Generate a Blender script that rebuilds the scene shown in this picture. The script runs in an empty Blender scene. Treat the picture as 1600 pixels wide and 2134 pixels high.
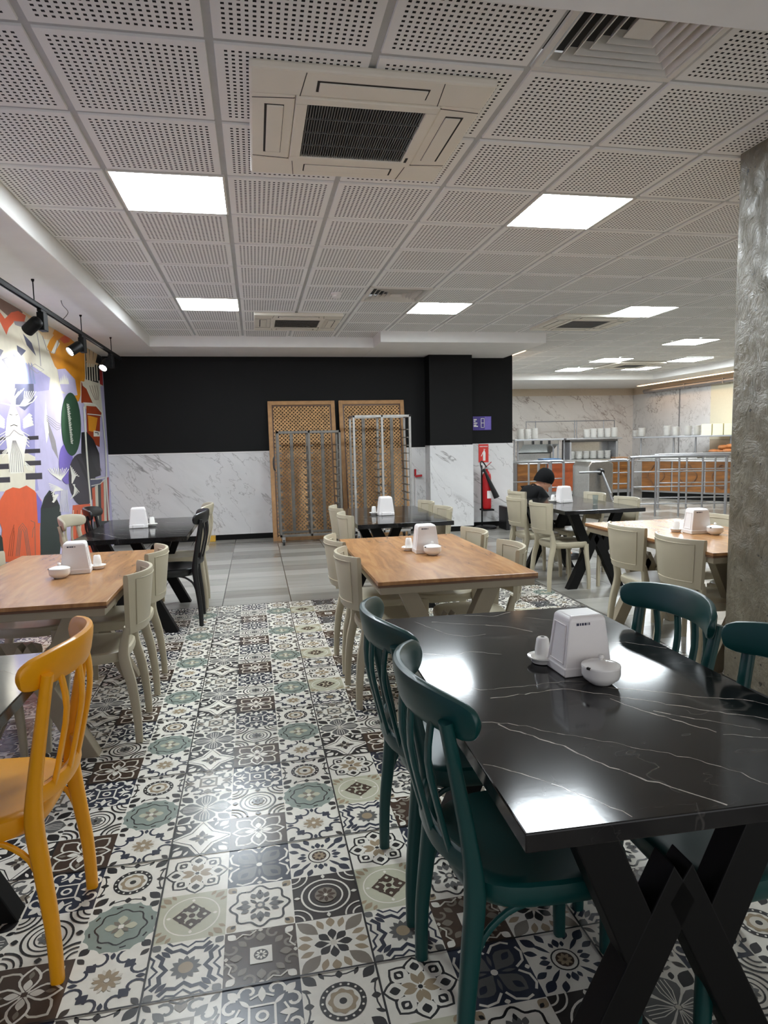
import bpy, bmesh, math, random
from mathutils import Vector, Matrix
PI = math.pi
random.seed(7)
S = bpy.context.scene
COL = S.collection

# ------------------------------------------------------------------ camera, world, exposure
CAM_H, F_PX = 1.394, 1374.0
PITCH, ROLL, YAW = .1053, -.0224, .1895
_cy, _sy, _cp, _sp = math.cos(YAW), math.sin(YAW), math.cos(PITCH), math.sin(PITCH)
FW = Vector((_sy*_cp, _cy*_cp, -_sp)); RT0 = Vector((_cy, -_sy, 0)); UP0 = RT0.cross(FW)
RT = math.cos(ROLL)*RT0 + math.sin(ROLL)*UP0; UP = -math.sin(ROLL)*RT0 + math.cos(ROLL)*UP0
cd = bpy.data.cameras.new('camera'); cam = bpy.data.objects.new('camera', cd); COL.objects.link(cam)
cd.sensor_fit = 'HORIZONTAL'; cd.sensor_width = 36; cd.lens = F_PX/1600*36; cd.clip_start = .05
m = Matrix.Identity(4)
for i in range(3): m[i][0], m[i][1], m[i][2] = RT[i], UP[i], -FW[i]
m[2][3] = CAM_H
cam.matrix_world = m
S.camera = cam
W = bpy.data.worlds.new('world'); S.world = W; W.use_nodes = True
W.node_tree.nodes['Background'].inputs[0].default_value = (.97, .98, 1, 1)
W.node_tree.nodes['Background'].inputs[1].default_value = .62
S.view_settings.view_transform = 'Standard'; S.view_settings.look = 'None'
S.view_settings.gamma = 1; S.view_settings.use_curve_mapping = False
S.view_settings.exposure = 1.15
PANEL = 25.5          # ceiling panels' emission
SPOT_W = 34.0         # track spotlights
S.cycles.max_bounces = 10; S.cycles.diffuse_bounces = 6; S.cycles.glossy_bounces = 5
S.cycles.sample_clamp_indirect = 6; S.cycles.caustics_reflective = False; S.cycles.caustics_refractive = False
S.cycles.use_denoising = True

def ray(x, y): return FW + RT*((x-800)/F_PX) - UP*((y-1067)/F_PX)
def aty(x, y, Y): d = ray(x, y); p = d*(Y/d.y); return Vector((p.x, p.y, p.z+CAM_H))
def atx(x, y, X): d = ray(x, y); p = d*(X/d.x); return Vector((p.x, p.y, p.z+CAM_H))

# ------------------------------------------------------------------ materials
def lin(c): return tuple(((v/255)/12.92 if v/255 <= .04045 else ((v/255+.055)/1.055)**2.4) for v in c)
_mats = {}
def mat(name, rgb, rough=.5, metal=0, spec=.5, emit=0, coat=0, noise=0, nscale=20, bump=0, linear=False):
    if name in _mats: return _mats[name]
    M = bpy.data.materials.new(name); M.use_nodes = True; nt = M.node_tree; b = nt.nodes['Principled BSDF']
    c = rgb if linear else lin(rgb)
    b.inputs['Base Color'].default_value = (*c, 1); b.inputs['Roughness'].default_value = rough
    b.inputs['Metallic'].default_value = metal; b.inputs['Specular IOR Level'].default_value = spec
    b.inputs['Coat Weight'].default_value = coat; b.inputs['Coat Roughness'].default_value = .08
    if emit: b.inputs['Emission Color'].default_value = (*c, 1); b.inputs['Emission Strength'].default_value = emit
    if noise or bump:
        tc = nt.nodes.new('ShaderNodeTexCoord'); n = nt.nodes.new('ShaderNodeTexNoise'); n.inputs['Scale'].default_value = nscale
        n.inputs['Detail'].default_value = 4; nt.links.new(tc.outputs['Object'], n.inputs['Vector'])
        if noise:
            r = nt.nodes.new('ShaderNodeValToRGB'); r.color_ramp.elements[0].position = .3; r.color_ramp.elements[1].position = .7
            r.color_ramp.elements[0].color = (*[v*(1-noise) for v in c], 1); r.color_ramp.elements[1].color = (*[min(1, v*(1+noise)) for v in c], 1)
            nt.links.new(n.outputs[0], r.inputs[0]); nt.links.new(r.outputs[0], b.inputs['Base Color'])
        if bump:
            bp = nt.nodes.new('ShaderNodeBump'); bp.inputs['Strength'].default_value = bump; bp.inputs['Distance'].default_value = .01
            nt.links.new(n.outputs[0], bp.inputs['Height']); nt.links.new(bp.outputs[0], b.inputs['Normal'])
    _mats[name] = M
    return M
class NT:
    def __init__(s, name, rough=.5, spec=.5):
        s.M = bpy.data.materials.new(name); s.M.use_nodes = True; s.nt = s.M.node_tree; s.b = s.nt.nodes['Principled BSDF']
        s.b.inputs['Roughness'].default_value = rough; s.b.inputs['Specular IOR Level'].default_value = spec
        s.tc = s.nt.nodes.new('ShaderNodeTexCoord'); _mats[name] = s.M
    def n(s, t, **kw):
        x = s.nt.nodes.new('ShaderNode'+t)
        for k, v in kw.items():
            if k in x.inputs.keys(): s.put(x.inputs[k], v)
            else: setattr(x, k, v)
        return x
    def put(s, i, v):
        if isinstance(v, bpy.types.NodeSocket): s.nt.links.new(v, i)
        else: i.default_value = v
    def m(s, op, a, b=None, c=None):
        x = s.nt.nodes.new('ShaderNodeMath'); x.operation = op; s.put(x.inputs[0], a)
        if b is not None: s.put(x.inputs[1], b)
        if c is not None: s.put(x.inputs[2], c)
        return x.outputs[0]
    def ramp(s, f, *st):
        r = s.nt.nodes.new('ShaderNodeValToRGB'); e = r.color_ramp.elements
        while len(e) < len(st): e.new(.5)
        for i, (p, c) in enumerate(st): e[i].position = p; e[i].color = (*c, 1)
        s.put(r.inputs[0], f); return r.outputs[0]
    def mix(s, f, a, b):
        x = s.nt.nodes.new('ShaderNodeMix'); x.data_type = 'RGBA'; s.put(x.inputs[0], f)
        for i, v in ((6, a), (7, b)): s.put(x.inputs[i], v if isinstance(v, bpy.types.NodeSocket) else (*v, 1))
        return x.outputs[2]
    def map(s, scale=(1, 1, 1), rot=(0, 0, 0), loc=(0, 0, 0), src='Object'):
        x = s.nt.nodes.new('ShaderNodeMapping'); s.nt.links.new(s.tc.outputs[src], x.inputs[0])
        x.inputs['Scale'].default_value = scale; x.inputs['Rotation'].default_value = rot; x.inputs['Location'].default_value = loc
        return x.outputs[0]
    def map2(s, rot, scale, loc=(0, 0, 0)):
        a = s.map((1, 1, 1), rot, loc); x = s.nt.nodes.new('ShaderNodeMapping'); s.nt.links.new(a, x.inputs[0]); x.inputs['Scale'].default_value = scale
        return x.outputs[0]
    def noise(s, vec, scale, detail=4, rough=.55, dist=0):
        x = s.nt.nodes.new('ShaderNodeTexNoise'); s.nt.links.new(vec, x.inputs['Vector'])
        x.inputs['Scale'].default_value = scale; x.inputs['Detail'].default_value = detail; x.inputs['Roughness'].default_value = rough
        x.inputs['Distortion'].default_value = dist; return x.outputs[0]
    def out(s, c): s.put(s.b.inputs['Base Color'], c); return s.M
    def bump(s, h, st=.2, dist=.01):
        bp = s.nt.nodes.new('ShaderNodeBump'); bp.inputs['Strength'].default_value = st; bp.inputs['Distance'].default_value = dist
        s.nt.links.new(h, bp.inputs['Height']); s.nt.links.new(bp.outputs[0], s.b.inputs['Normal'])

def vein(N, vec, scale, width, dist=.6, detail=6):
    f = N.noise(vec, scale, detail, .6, dist)
    return N.m('SUBTRACT', 1.0, N.m('MINIMUM', N.m('DIVIDE', N.m('ABSOLUTE', N.m('SUBTRACT', f, .5)), width), 1.0))

def marble_white(name, base, veinc):
    N = NT(name, .22, .4)
    v = N.map2((0, -.62, 0), (.42, 1, 1.25)); vb = N.map2((0, -.95, 0), (.5, 1, 1.1), (4, 1, 2))
    k = N.m('MULTIPLY', vein(N, v, 1.25, .014, .45, 5), N.ramp(N.noise(v, 1.9, 3), (.40, (.05, .05, .05)), (.60, (1, 1, 1))))
    k2 = N.m('MULTIPLY', vein(N, vb, 1.9, .008, .5, 5), .6)
    k3 = N.m('MULTIPLY', vein(N, v, 1.25, .07, .45, 5), N.ramp(N.noise(vb, 2.6, 4), (.5, (0, 0, 0)), (.68, (.45, .45, .45))))
    cl = N.ramp(N.noise(v, 2.5, 4), (.35, lin([x*.965 for x in base])), (.65, lin(base)))
    return N.out(N.mix(N.m('MULTIPLY', N.m('MAXIMUM', N.m('MAXIMUM', k, k2), k3), .75), cl, lin(veinc)))
M_marble = marble_white('white_marble', (226, 225, 224), (112, 106, 104))
M_marble_warm = marble_white('white_marble_kitchen', (228, 222, 215), (120, 92, 80))

N = NT('black_marble', .11, .32)
v = N.map((.42, 1.5, 1), (0, 0, .42)); v2 = N.map((.5, 1.9, 1), (0, 0, .15), (5, 3, 0)); v3 = N.map((1.6, .5, 1), (0, 0, .3), (2, 8, 0))
k = N.m('MULTIPLY', vein(N, v, 2.1, .0075, .55, 4), N.ramp(N.noise(v, 3.3, 3), (.36, (.08, .08, .08)), (.56, (1, 1, 1))))
k2 = N.m('MULTIPLY', vein(N, v2, 3.1, .005, .5, 4), N.ramp(N.noise(v2, 4, 2), (.42, (.05, .05, .05)), (.62, (.8, .8, .8))))
k3 = N.m('MULTIPLY', vein(N, v3, 4.5, .005, .6, 5), N.ramp(N.noise(v3, 3, 2), (.5, (0, 0, 0)), (.66, (.5, .5, .5))))
cl = N.ramp(N.noise(N.map(), 9, 5), (.3, lin((12, 12, 13))), (.75, lin((30, 29, 29))))
M_bmarble = N.out(N.mix(N.m('MULTIPLY', N.m('MAXIMUM', N.m('MAXIMUM', k, k2), k3), .10), cl, lin((186, 180, 172))))
N.bump(N.noise(N.map(), 60, 2), .02, .002)

N = NT('walnut_laminate', .26, .45)
v = N.map((5.5, .8, 1), (0, 0, .35))
f = N.noise(v, 2.6, 7, .62, 1.1); f2 = N.noise(N.map((1.0, 1.0, 1)), 3.0, 3)
c1 = N.ramp(f, (.25, lin((124, 86, 54))), (.5, lin((166, 120, 76))), (.75, lin((190, 146, 98))))
M_wood = N.out(N.mix(N.m('MULTIPLY', N.ramp(f2, (.35, (0, 0, 0)), (.7, (1, 1, 1))), .35), c1, lin((140, 102, 72))))
M_woodedge = mat('walnut_edge', (96, 66, 44), .4)
M_pine = mat('pine_wood', (178, 134, 86), .55, noise=.18, nscale=14)
M_lattice = mat('lattice_wood', (196, 152, 100), .6, noise=.28, nscale=25)
N = NT('counter_wood', .4)
M_cwood = N.out(N.ramp(N.noise(N.map((1, 1, 7), (0, 0, 0)), 2.0, 5), (.3, lin((84, 50, 22))), (.7, lin((142, 92, 42)))))
M_cwood_red = mat('counter_wood_red', (138, 64, 30), .4, noise=.2, nscale=9)

# ceiling tile with square perforations
N = NT('perforated_ceiling_tile', .8, .2)
sx = N.n('SeparateXYZ'); N.nt.links.new(N.tc.outputs['Object'], sx.inputs[0])
def _hole(ax, off, fill):
    p = N.m('FRACT', N.m('DIVIDE', N.m('ADD', sx.outputs[ax], off), .6))
    q = N.m('DIVIDE', N.m('SUBTRACT', p, .07), .86)
    ins = N.m('MULTIPLY', N.m('GREATER_THAN', q, 0.0), N.m('LESS_THAN', q, 1.0))
    return N.m('MULTIPLY', ins, N.m('LESS_THAN', N.m('ABSOLUTE', N.m('SUBTRACT', N.m('FRACT', N.m('MULTIPLY', q, 20.0)), .5)), fill))
hole = N.m('MULTIPLY', _hole(0, .7007+6, .23), _hole(1, -2.553+6, .22))
M_ctile = N.out(N.mix(hole, lin((240, 239, 236)), lin((30, 29, 28))))
M_tbar = mat('ceiling_tbar', (186, 187, 186), .5, noise=.04)
M_plaster = mat('white_plaster', (240, 238, 235), .8, noise=.02, nscale=6)
M_beige = mat('beige_plaster', (206, 190, 168), .8, noise=.02)
M_cream_panel = mat('cream_panel', (222, 216, 192), .7, noise=.02)
M_blackwall = mat('black_wall_paint', (17, 17, 17), .6, spec=.2, noise=.05, nscale=4)
M_black = mat('black_powder_coat', (9, 9, 9), .5, spec=.2, noise=.05)
M_blackplastic = mat('black_plastic', (22, 22, 23), .35, noise=.05)

# pillar: varnished rough concrete
N = NT('varnished_concrete', .2, .55)
v = N.map((1, 1, .75)); f = N.noise(v, 4, 8, .7, .8); g = N.noise(N.map((1, 1, .45)), 22, 6, .75, 1.2)
pits = N.ramp(N.noise(N.map((1, 1, 1), (0, 0, 0), (3, 1, 2)), 38, 2), (.27, (1, 1, 1)), (.31, (0, 0, 0)))
c0 = N.mix(N.m('MULTIPLY', N.ramp(g, (.35, (0, 0, 0)), (.7, (1, 1, 1))), .55), N.ramp(f, (.25, lin((74, 66, 52))), (.55, lin((116, 108, 90))), (.8, lin((152, 144, 124)))), lin((88, 82, 68)))
M_conc = N.out(N.mix(pits, c0, lin((40, 36, 28))))
N.bump(N.noise(v, 11, 7, .68, 1.4), .7, .03)

# large grey floor tiles, laid in plank-like bands
N = NT('grey_floor_tile', .22, .45)
sx = N.n('SeparateXYZ'); N.nt.links.new(N.tc.outputs['Object'], sx.inputs[0])
X = N.m('DIVIDE', N.m('ADD', sx.outputs[0], .342+12), .6); Y = N.m('DIVIDE', N.m('ADD', sx.outputs[1], -1.612+12), .6); Yb = N.m('DIVIDE', N.m('ADD', sx.outputs[1], -1.612+12), .3)
cv = N.n('CombineXYZ'); N.put(cv.inputs[0], N.m('FLOOR', X)); N.put(cv.inputs[1], N.m('FLOOR', Yb))
wn = N.n('TexWhiteNoise'); N.nt.links.new(cv.outputs[0], wn.inputs['Vector'])
st = N.noise(N.map((.7, 5, 1)), 2.2, 6, .6, .3)
t = N.m('ADD', N.m('MULTIPLY', wn.outputs['Value'], .72), N.m('MULTIPLY', st, .42))
c = N.ramp(t, (.2, lin((112, 108, 100))), (.55, lin((140, 137, 130))), (.9, lin((164, 161, 154))))
gx = N.m('LESS_THAN', N.m('ABSOLUTE', N.m('SUBTRACT', N.m('FRACT', X), .5)), .493); gy = N.m('LESS_THAN', N.m('ABSOLUTE', N.m('SUBTRACT', N.m('FRACT', Y), .5)), .496)
M_floor = N.out(N.mix(N.m('MULTIPLY', gx, gy), lin((62, 58, 52)), c))

M_cream = mat('cream_plastic', (178, 169, 146), .38, spec=.45, noise=.03, nscale=5)
M_green = mat('dark_green_plastic', (8, 60, 58), .33, spec=.5, noise=.05, nscale=6)
M_yellow = mat('yellow_plastic', (232, 158, 10), .33, spec=.5, noise=.05, nscale=6)
M_blackchair = mat('black_chair_plastic', (16, 16, 17), .35, noise=.05)
M_creamframe = mat('cream_metal_frame', (148, 137, 116), .45, noise=.03)
M_white = mat('white_plastic', (232, 228, 226), .3, noise=.015)
M_ceramic = mat('white_ceramic', (236, 234, 230), .12, noise=.01)
M_ac = mat('cassette_plastic', (234, 228, 214), .45, noise=.02, nscale=5)
M_acdark = mat('cassette_dark_core', (20, 20, 20), .7, noise=.1)
M_acfin = mat('cassette_grille_fin', (96, 96, 94), .4, noise=.05)
M_gap = mat('shadow_gap', (40, 36, 32), .8, noise=.05)
M_vent = mat('vent_metal', (222, 218, 210), .4, noise=.02)
M_lamp = mat('lit_diffuser', (.87, .95, 1.0), emit=PANEL, linear=True)
M_spot = mat('lit_spot_lens', (1.0, .97, .92), emit=30, linear=True)
M_cove = mat('warm_cove_light', (1.0, .62, .34), emit=3.0, linear=True)
M_steel = mat('brushed_steel', (186, 186, 184), .28, metal=1, noise=.08, nscale=30)
M_steel_mat = mat('satin_steel', (158, 158, 160), .4, metal=.7, noise=.05, nscale=30)
M_rack = mat('weathered_steel_rack', (118, 114, 108), .45, metal=.6, noise=.2, nscale=12)
M_rackb = mat('bright_steel_rack', (172, 170, 166), .4, metal=.6, noise=.15, nscale=12)
M_red = mat('extinguisher_red', (176, 22, 28), .3, noise=.05)
M_signred = mat('sign_red', (214, 52, 44), .4, noise=.03)
M_purple = mat('sign_purple', (64, 44, 132), .4, noise=.06)
M_signw = mat('sign_white', (240, 236, 232), .5, noise=.01)
M_signlilac = mat('sign_lilac', (120, 104, 190), .5, noise=.03)
M_ink = mat('dark_blue_ink', (34, 36, 62), .5, noise=.02)
M_skin = mat('skin', (196, 146, 118), .5, noise=.06, nscale=30)
M_cloth = mat('black_cloth', (18, 18, 19), .9, spec=.15, noise=.1, nscale=60)
M_clothw = mat('white_cloth', (206, 206, 208), .9, noise=.05, nscale=60)
M_orange = mat('orange_print', (226, 78, 30), .6, noise=.03)
M_blue = mat('blue_tray', (92, 132, 176), .4, noise=.03)
M_bread = mat('bread_crust', (168, 104, 54), .6, noise=.3, nscale=12)
M_box = mat('cream_carton', (226, 220, 184), .7, noise=.03)
M_wallyellow = mat('yellow_plastic_block', (214, 168, 60), .5, noise=.05)
M_tan = mat('tan_board', (150, 112, 80), .6, noise=.1)

# ------------------------------------------------------------------ mesh helpers
class MB:
    def __init__(s): s.v = []; s.f = []; s.mi = []; s.cur = 0
    def add(s, vs, fs):
        o = len(s.v); s.v += [tuple(p) for p in vs]; s.f += [tuple(i+o for i in f) for f in fs]; s.mi += [s.cur]*len(fs); return s
    def box(s, x0, x1, y0, y1, z0, z1):
        return s.add([(x, y, z) for z in (z0, z1) for y in (y0, y1) for x in (x0, x1)],
                     [(0, 2, 3, 1), (4, 5, 7, 6), (0, 1, 5, 4), (2, 6, 7, 3), (0, 4, 6, 2), (1, 3, 7, 5)])
    def frustum(s, cx, cy, z0, z1, a0, b0, a1, b1):
        return s.add([(cx+sx*a, cy+sy*b, z) for z, a, b in ((z0, a0, b0), (z1, a1, b1)) for sy in (-1, 1) for sx in (-1, 1)],
                     [(0, 2, 3, 1), (4, 5, 7, 6), (0, 1, 5, 4), (2, 6, 7, 3), (0, 4, 6, 2), (1, 3, 7, 5)])
    def bar(s, p, q, w, h, up=(0, 0, 1)):
        p, q = Vector(p), Vector(q); d = (q-p).normalized(); u = Vector(up)
        if abs(d.dot(u)) > .98: u = Vector((1, 0, 0))
        a = d.cross(u).normalized(); b = a.cross(d)
        return s.add([e+a*(sx*w/2)+b*(sy*h/2) for e in (p, q) for sy in (-1, 1) for sx in (-1, 1)],
                     [(0, 2, 3, 1), (4, 5, 7, 6), (0, 1, 5, 4), (2, 6, 7, 3), (0, 4, 6, 2), (1, 3, 7, 5)])
    def sweep(s, path, size, n=10, up=(0, 1, 0), p=2.6, sub=3):
        """rounded bar along a path; size = (w along up, h across) per path vertex"""
        path = [Vector(q) for q in path]
        if isinstance(size[0], (int, float)): size = [size]*len(path)
        if sub > 1 and len(path) > 2:
            np_, ns = [], []
            for i in range(len(path)-1):
                p0, p1, p2, p3 = path[max(i-1, 0)], path[i], path[i+1], path[min(i+2, len(path)-1)]
                for k in range(sub):
                    t = k/sub; np_.append(.5*((2*p1)+(p2-p0)*t+(2*p0-5*p1+4*p2-p3)*t*t+(3*p1-p0-3*p2+p3)*t**3))
                    ns.append(tuple(size[i][j]*(1-t)+size[i+1][j]*t for j in (0, 1)))
            path, size = np_+[path[-1]], ns+[size[-1]]
        vs, fs = [], []; u0 = Vector(up)
        for i, q in enumerate(path):
            d = (path[min(i+1, len(path)-1)]-path[max(i-1, 0)]).normalized()
            b = d.cross(u0).normalized(); a = b.cross(d).normalized()
            for k in range(n):
                th = 2*PI*k/n; c, sn = math.cos(th), math.sin(th)
                ca = math.copysign(abs(c)**(2/p), c); sa = math.copysign(abs(sn)**(2/p), sn)
                vs.append(q+a*(ca*size[i][0]/2)+b*(sa*size[i][1]/2))
        for i in range(len(path)-1):
            for k in range(n): fs.append((i*n+k, i*n+(k+1) % n, (i+1)*n+(k+1) % n, (i+1)*n+k))
        fs += [tuple(range(n-1, -1, -1)), tuple(range((len(path)-1)*n, len(path)*n))]
        return s.add(vs, fs)
    def tube(s, path, r, n=8, sub=1, up=(0, .3, .95)): return s.sweep(path, (2*r, 2*r), n, up, 2, sub)
    def lathe(s, prof, cx=0, cy=0, cz=0, n=20, axis='z', cap=True):
        vs, fs = [], []
        for r, z in prof:
            for k in range(n):
                a = 2*PI*k/n; x, y = r*math.cos(a), r*math.sin(a)
                vs.append({'z': (cx+x, cy+y, cz+z), 'y': (cx+x, cy+z, cz-y), 'x': (cx+z, cy+x, cz+y)}[axis])
        for i in range(len(prof)-1):
            for k in range(n): fs.append((i*n+k, i*n+(k+1) % n, (i+1)*n+(k+1) % n, (i+1)*n+k))
        if cap: fs += [tuple(range(n-1, -1, -1)), tuple(range((len(prof)-1)*n, len(prof)*n))]
        return s.add(vs, fs)
    def rings(s, rs, cap0=True, cap1=True):
        n = len(rs[0]); vs = [q for r in rs for q in r]; fs = []
        for i in range(len(rs)-1):
            for k in range(n): fs.append((i*n+k, i*n+(k+1) % n, (i+1)*n+(k+1) % n, (i+1)*n+k))
        if cap0: fs.append(tuple(range(n-1, -1, -1)))
        if cap1: fs.append(tuple(range((len(rs)-1)*n, len(rs)*n)))
        return s.add(vs, fs)
    def xform(s, M):
        s.v = [tuple(M @ Vector(q)) for q in s.v]; return s
    def build(s, name, mats, parent=None, bevel=0, smooth=False, seg=2):
        me = bpy.data.meshes.new(name); me.from_pydata(s.v, [], s.f)
        for M in (mats if isinstance(mats, (list, tuple)) else [mats]): me.materials.append(M)
        if any(s.mi): me.polygons.foreach_set('material_index', s.mi)
        bm = bmesh.new(); bm.from_mesh(me); bmesh.ops.recalc_face_normals(bm, faces=bm.faces[:]); bm.to_mesh(me); bm.free()
        o = bpy.data.objects.new(name, me); COL.objects.link(o)
        if parent: o.parent = parent
        if bevel:
            b = o.modifiers.new('bevel', 'BEVEL'); b.width = bevel; b.segments = seg; b.limit_method = 'ANGLE'; b.angle_limit = .6
        if smooth:
            me.polygons.foreach_set('use_smooth', [True]*len(me.polygons))
            try: me.set_sharp_from_angle(angle=.75)
            except Exception: pass
        return o
def flat(name, mats, polys, parent=None):
    """painted layer mesh: (pts, material index); normals left as wound"""
    me = bpy.data.meshes.new(name); vs, fs, mi = [], [], []
    for pts, c in polys:
        o = len(vs); vs += [tuple(p) for p in pts]; fs.append(tuple(range(o, o+len(pts)))); mi.append(c)
    me.from_pydata(vs, [], fs)
    for M in mats: me.materials.append(M)
    me.polygons.foreach_set('material_index', mi)
    o = bpy.data.objects.new(name, me); COL.objects.link(o)
    if parent: o.parent = parent
    return o
def tag(o, label, cat, group=None):
    o['label'] = label; o['category'] = cat
    if group: o['group'] = group
    return o
def thing(name, label, cat, loc=(0, 0, 0), rz=0, group=None):
    o = bpy.data.objects.new(name, None); COL.objects.link(o); o.empty_display_size = .1
    o.location = loc; o.rotation_euler = (0, 0, rz)
    return tag(o, label, cat, group)
def struct(o): o['kind'] = 'structure'; return o
def dup(root, loc, rz, label, group=None):
    r = root.copy(); COL.objects.link(r); r.location = loc; r.rotation_euler = (0, 0, rz); r['label'] = label
    if group: r['group'] = group
    for ch in list(root.children):
        c = ch.copy(); COL.objects.link(c); c.parent = r
        for g in list(ch.children):
            d = g.copy(); COL.objects.link(d); d.parent = c
    return r

# ================================================================== THE SETTING
CZ, SZ = 2.826, 2.68                      # ceiling grid height, soffit underside
WL, WB, KB, KR, RY = -2.06, 10.0, 16.3, 10.0, -2.2
GX, GY = -.7007, 2.553                    # ceiling grid origin

struct(MB().box(WL-.15, KR+.15, RY-.15, KB+.15, -.12, 0).build('floor', M_floor))

# ---- patterned tile floor (painted encaustic designs) ----
PAL = dict(W=(214, 210, 198), K=(40, 39, 40), N=(46, 50, 62), B=(66, 52, 43), G=(128, 138, 129), S=(176, 174, 152), T=(146, 130, 106), Y=(92, 92, 90), P=(196, 190, 176), D=(54, 50, 48), M=(118, 110, 98))
PK = list(PAL); TM = [mat('tile_glaze_'+k, PAL[k], .24, spec=.4, noise=.05, nscale=30) for k in PK]
class Tile:
    def __init__(s): s.p = []; s.l = 0; s.n = 0
    def poly(s, pts, c, up=True):
        s.p.append((pts, PK.index(c), s.l)); return s
    def nx(s): s.l += 1
    def disc(s, x, y, r, c, n=20, ry=None): s.poly([(x+r*math.cos(2*PI*k/n), y+(ry or r)*math.sin(2*PI*k/n)) for k in range(n)], c)
    def line(s, pts, w, c, taper=False):
        L, R_ = [], []
        for i, p in enumerate(pts):
            a, b = pts[max(i-1, 0)], pts[min(i+1, len(pts)-1)]; dx, dy = b[0]-a[0], b[1]-a[1]; l = math.hypot(dx, dy) or 1
            ww = w*(1-.85*i/(len(pts)-1)) if taper else w
            L.append((p[0]-dy/l*ww/2, p[1]+dx/l*ww/2)); R_.append((p[0]+dy/l*ww/2, p[1]-dx/l*ww/2))
        for i in range(len(pts)-1): s.poly([R_[i], R_[i+1], L[i+1], L[i]], c)
    def ring(s, x, y, r, w, c, n=24): s.line([(x+r*math.cos(2*PI*k/n), y+r*math.sin(2*PI*k/n)) for k in range(n+1)], w, c)
    def petal(s, a, r0, r1, w, c, x=0, y=0, n=6, e=1.0):
        A, B = [], []
        for k in range(n+1):
            t = k/n; r = r0+(r1-r0)*t; h = w*math.sin(PI*t**e)
            ca, sa = math.cos(a), math.sin(a); A.append((x+r*ca-h*sa, y+r*sa+h*ca)); B.append((x+r*ca+h*sa, y+r*sa-h*ca))
        s.poly(B+A[-2:0:-1], c)
    def curl(s, x, y, r, a0, turn, w, c, n=9, sgn=1): # spiral scroll
        s.line([(x+r*(1-.75*k/n)*math.cos(a0+sgn*turn*k/n), y+r*(1-.75*k/n)*math.sin(a0+sgn*turn*k/n)) for k in range(n+1)], w, c)
    def sq(s, r, c, rot=0): s.poly([(r*math.cos(rot+PI/4+k*PI/2)*1.4142, r*math.sin(rot+PI/4+k*PI/2)*1.4142) for k in range(4)], c)
R4 = [k*PI/2 for k in range(4)]; R4d = [k*PI/2+PI/4 for k in range(4)]; R8 = [k*PI/4 for k in range(8)]
def rotp(pts, a): c, s_ = math.cos(a), math.sin(a); return [(x*c-y*s_, x*s_+y*c) for x, y in pts]
def base(c, line=None):
    t = Tile(); t.poly([(-1, -1), (1, -1), (1, 1), (-1, 1)], c); t.nx(); return t
def corners(t, r, c):
    for sx, sy in ((1, 1), (-1, 1), (-1, -1), (1, -1)):
        t.poly([(sx, sy)]+[(sx-sx*r*math.cos(k*PI/12), sy-sy*r*math.sin(k*PI/12)) for k in range(7)][::(1 if sx*sy > 0 else 1)], c)
def wav(a, n, r0, amp, m_): return [((r0+amp*math.cos(m_*(2*PI*k/n)))*math.cos(2*PI*k/n+a), (r0+amp*math.cos(m_*(2*PI*k/n)))*math.sin(2*PI*k/n+a)) for k in range(n)]
def star4(r, q, a=0): return [((r if k % 2 == 0 else q)*math.cos(a+k*PI/4), (r if k % 2 == 0 else q)*math.sin(a+k*PI/4)) for k in range(8)]
def b00():
    t = base('K'); t.poly(star4(1.18, .62), 'W'); t.nx()
    for a in R4d: t.petal(a, .86, 1.3, .14, 'W'); t.petal(a-.25, .8, 1.1, .05, 'W'); t.petal(a+.25, .8, 1.1, .05, 'W')
    p = star4(.98, .5); t.line(p+[p[0]], .045, 'K')
    t.nx()
    for a in R4: t.petal(a, .04, .46, .11, 'D', e=.8)
    for a in R4d: t.petal(a, .05, .3, .07, 'M')
    t.nx(); t.disc(0, 0, .07, 'P', 8); return t
def b01():
    t = base('W')
    for a in R4d: t.petal(a, .7, 1.35, .2, 'K'); t.petal(a+.35, .85, 1.12, .08, 'K'); t.petal(a-.35, .85, 1.12, .08, 'K')
    t.nx()
    for a in R4: t.petal(a, 0, .98, .42, 'Y', e=1.3)
    t.nx()
    for a in R4:
        for d in (-.28, -.1, .1, .28): t.line([(.1*math.cos(a+d), .1*math.sin(a+d)), (.5*math.cos(a+d*1.2), .5*math.sin(a+d*1.2)), (.84*math.cos(a+d*.7), .84*math.sin(a+d*.7))], .025, 'W')
    t.nx(); t.disc(0, 0, .08, 'P', 8); return t
def b02():
    t = base('W')
    for a in R4d:
        for g in (-1, 1): x, y = rotp([(.72, .2*g)], a)[0]; t.curl(x, y, .26, a, 4.6, .09, 'Y', sgn=g)
        t.petal(a, .5, .95, .12, 'Y'); t.petal(a, 1.0, 1.36, .08, 'D')
    for a in R4: t.petal(a, .55, .95, .16, 'M'); t.line(rotp([(.95, -.3), (.8, 0), (.95, .3)], a), .06, 'D')
    t.nx(); t.sq(.36, 'M'); t.nx(); t.sq(.27, 'P'); t.nx(); t.sq(.2, 'Y', PI/4); t.nx(); t.disc(0, 0, .1, 'W', 10); return t
def b10():
    t = base('B'); fl = lambda a, r0, r1, w: t.petal(a, r0, r1, w, 'W', e=1.15)
    for a in R4d: t.petal(a, .1, 1.12, .34, 'P', e=1.3)
    t.nx()
    for a in R4d: t.petal(a, .15, 1.03, .28, 'B', e=1.3)
    t.nx()
    for a in R4: t.petal(a, .0, .95, .29, 'W', e=1.1)
    t.nx()
    for a in R4: t.petal(a, .08, .86, .22, 'B', e=1.1)
    t.nx()
    for a in R4: t.petal(a, .12, .5, .11, 'W'); t.petal(a, .5, .78, .07, 'M')
    t.nx(); t.disc(0, 0, .09, 'B', 10); return t
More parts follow.
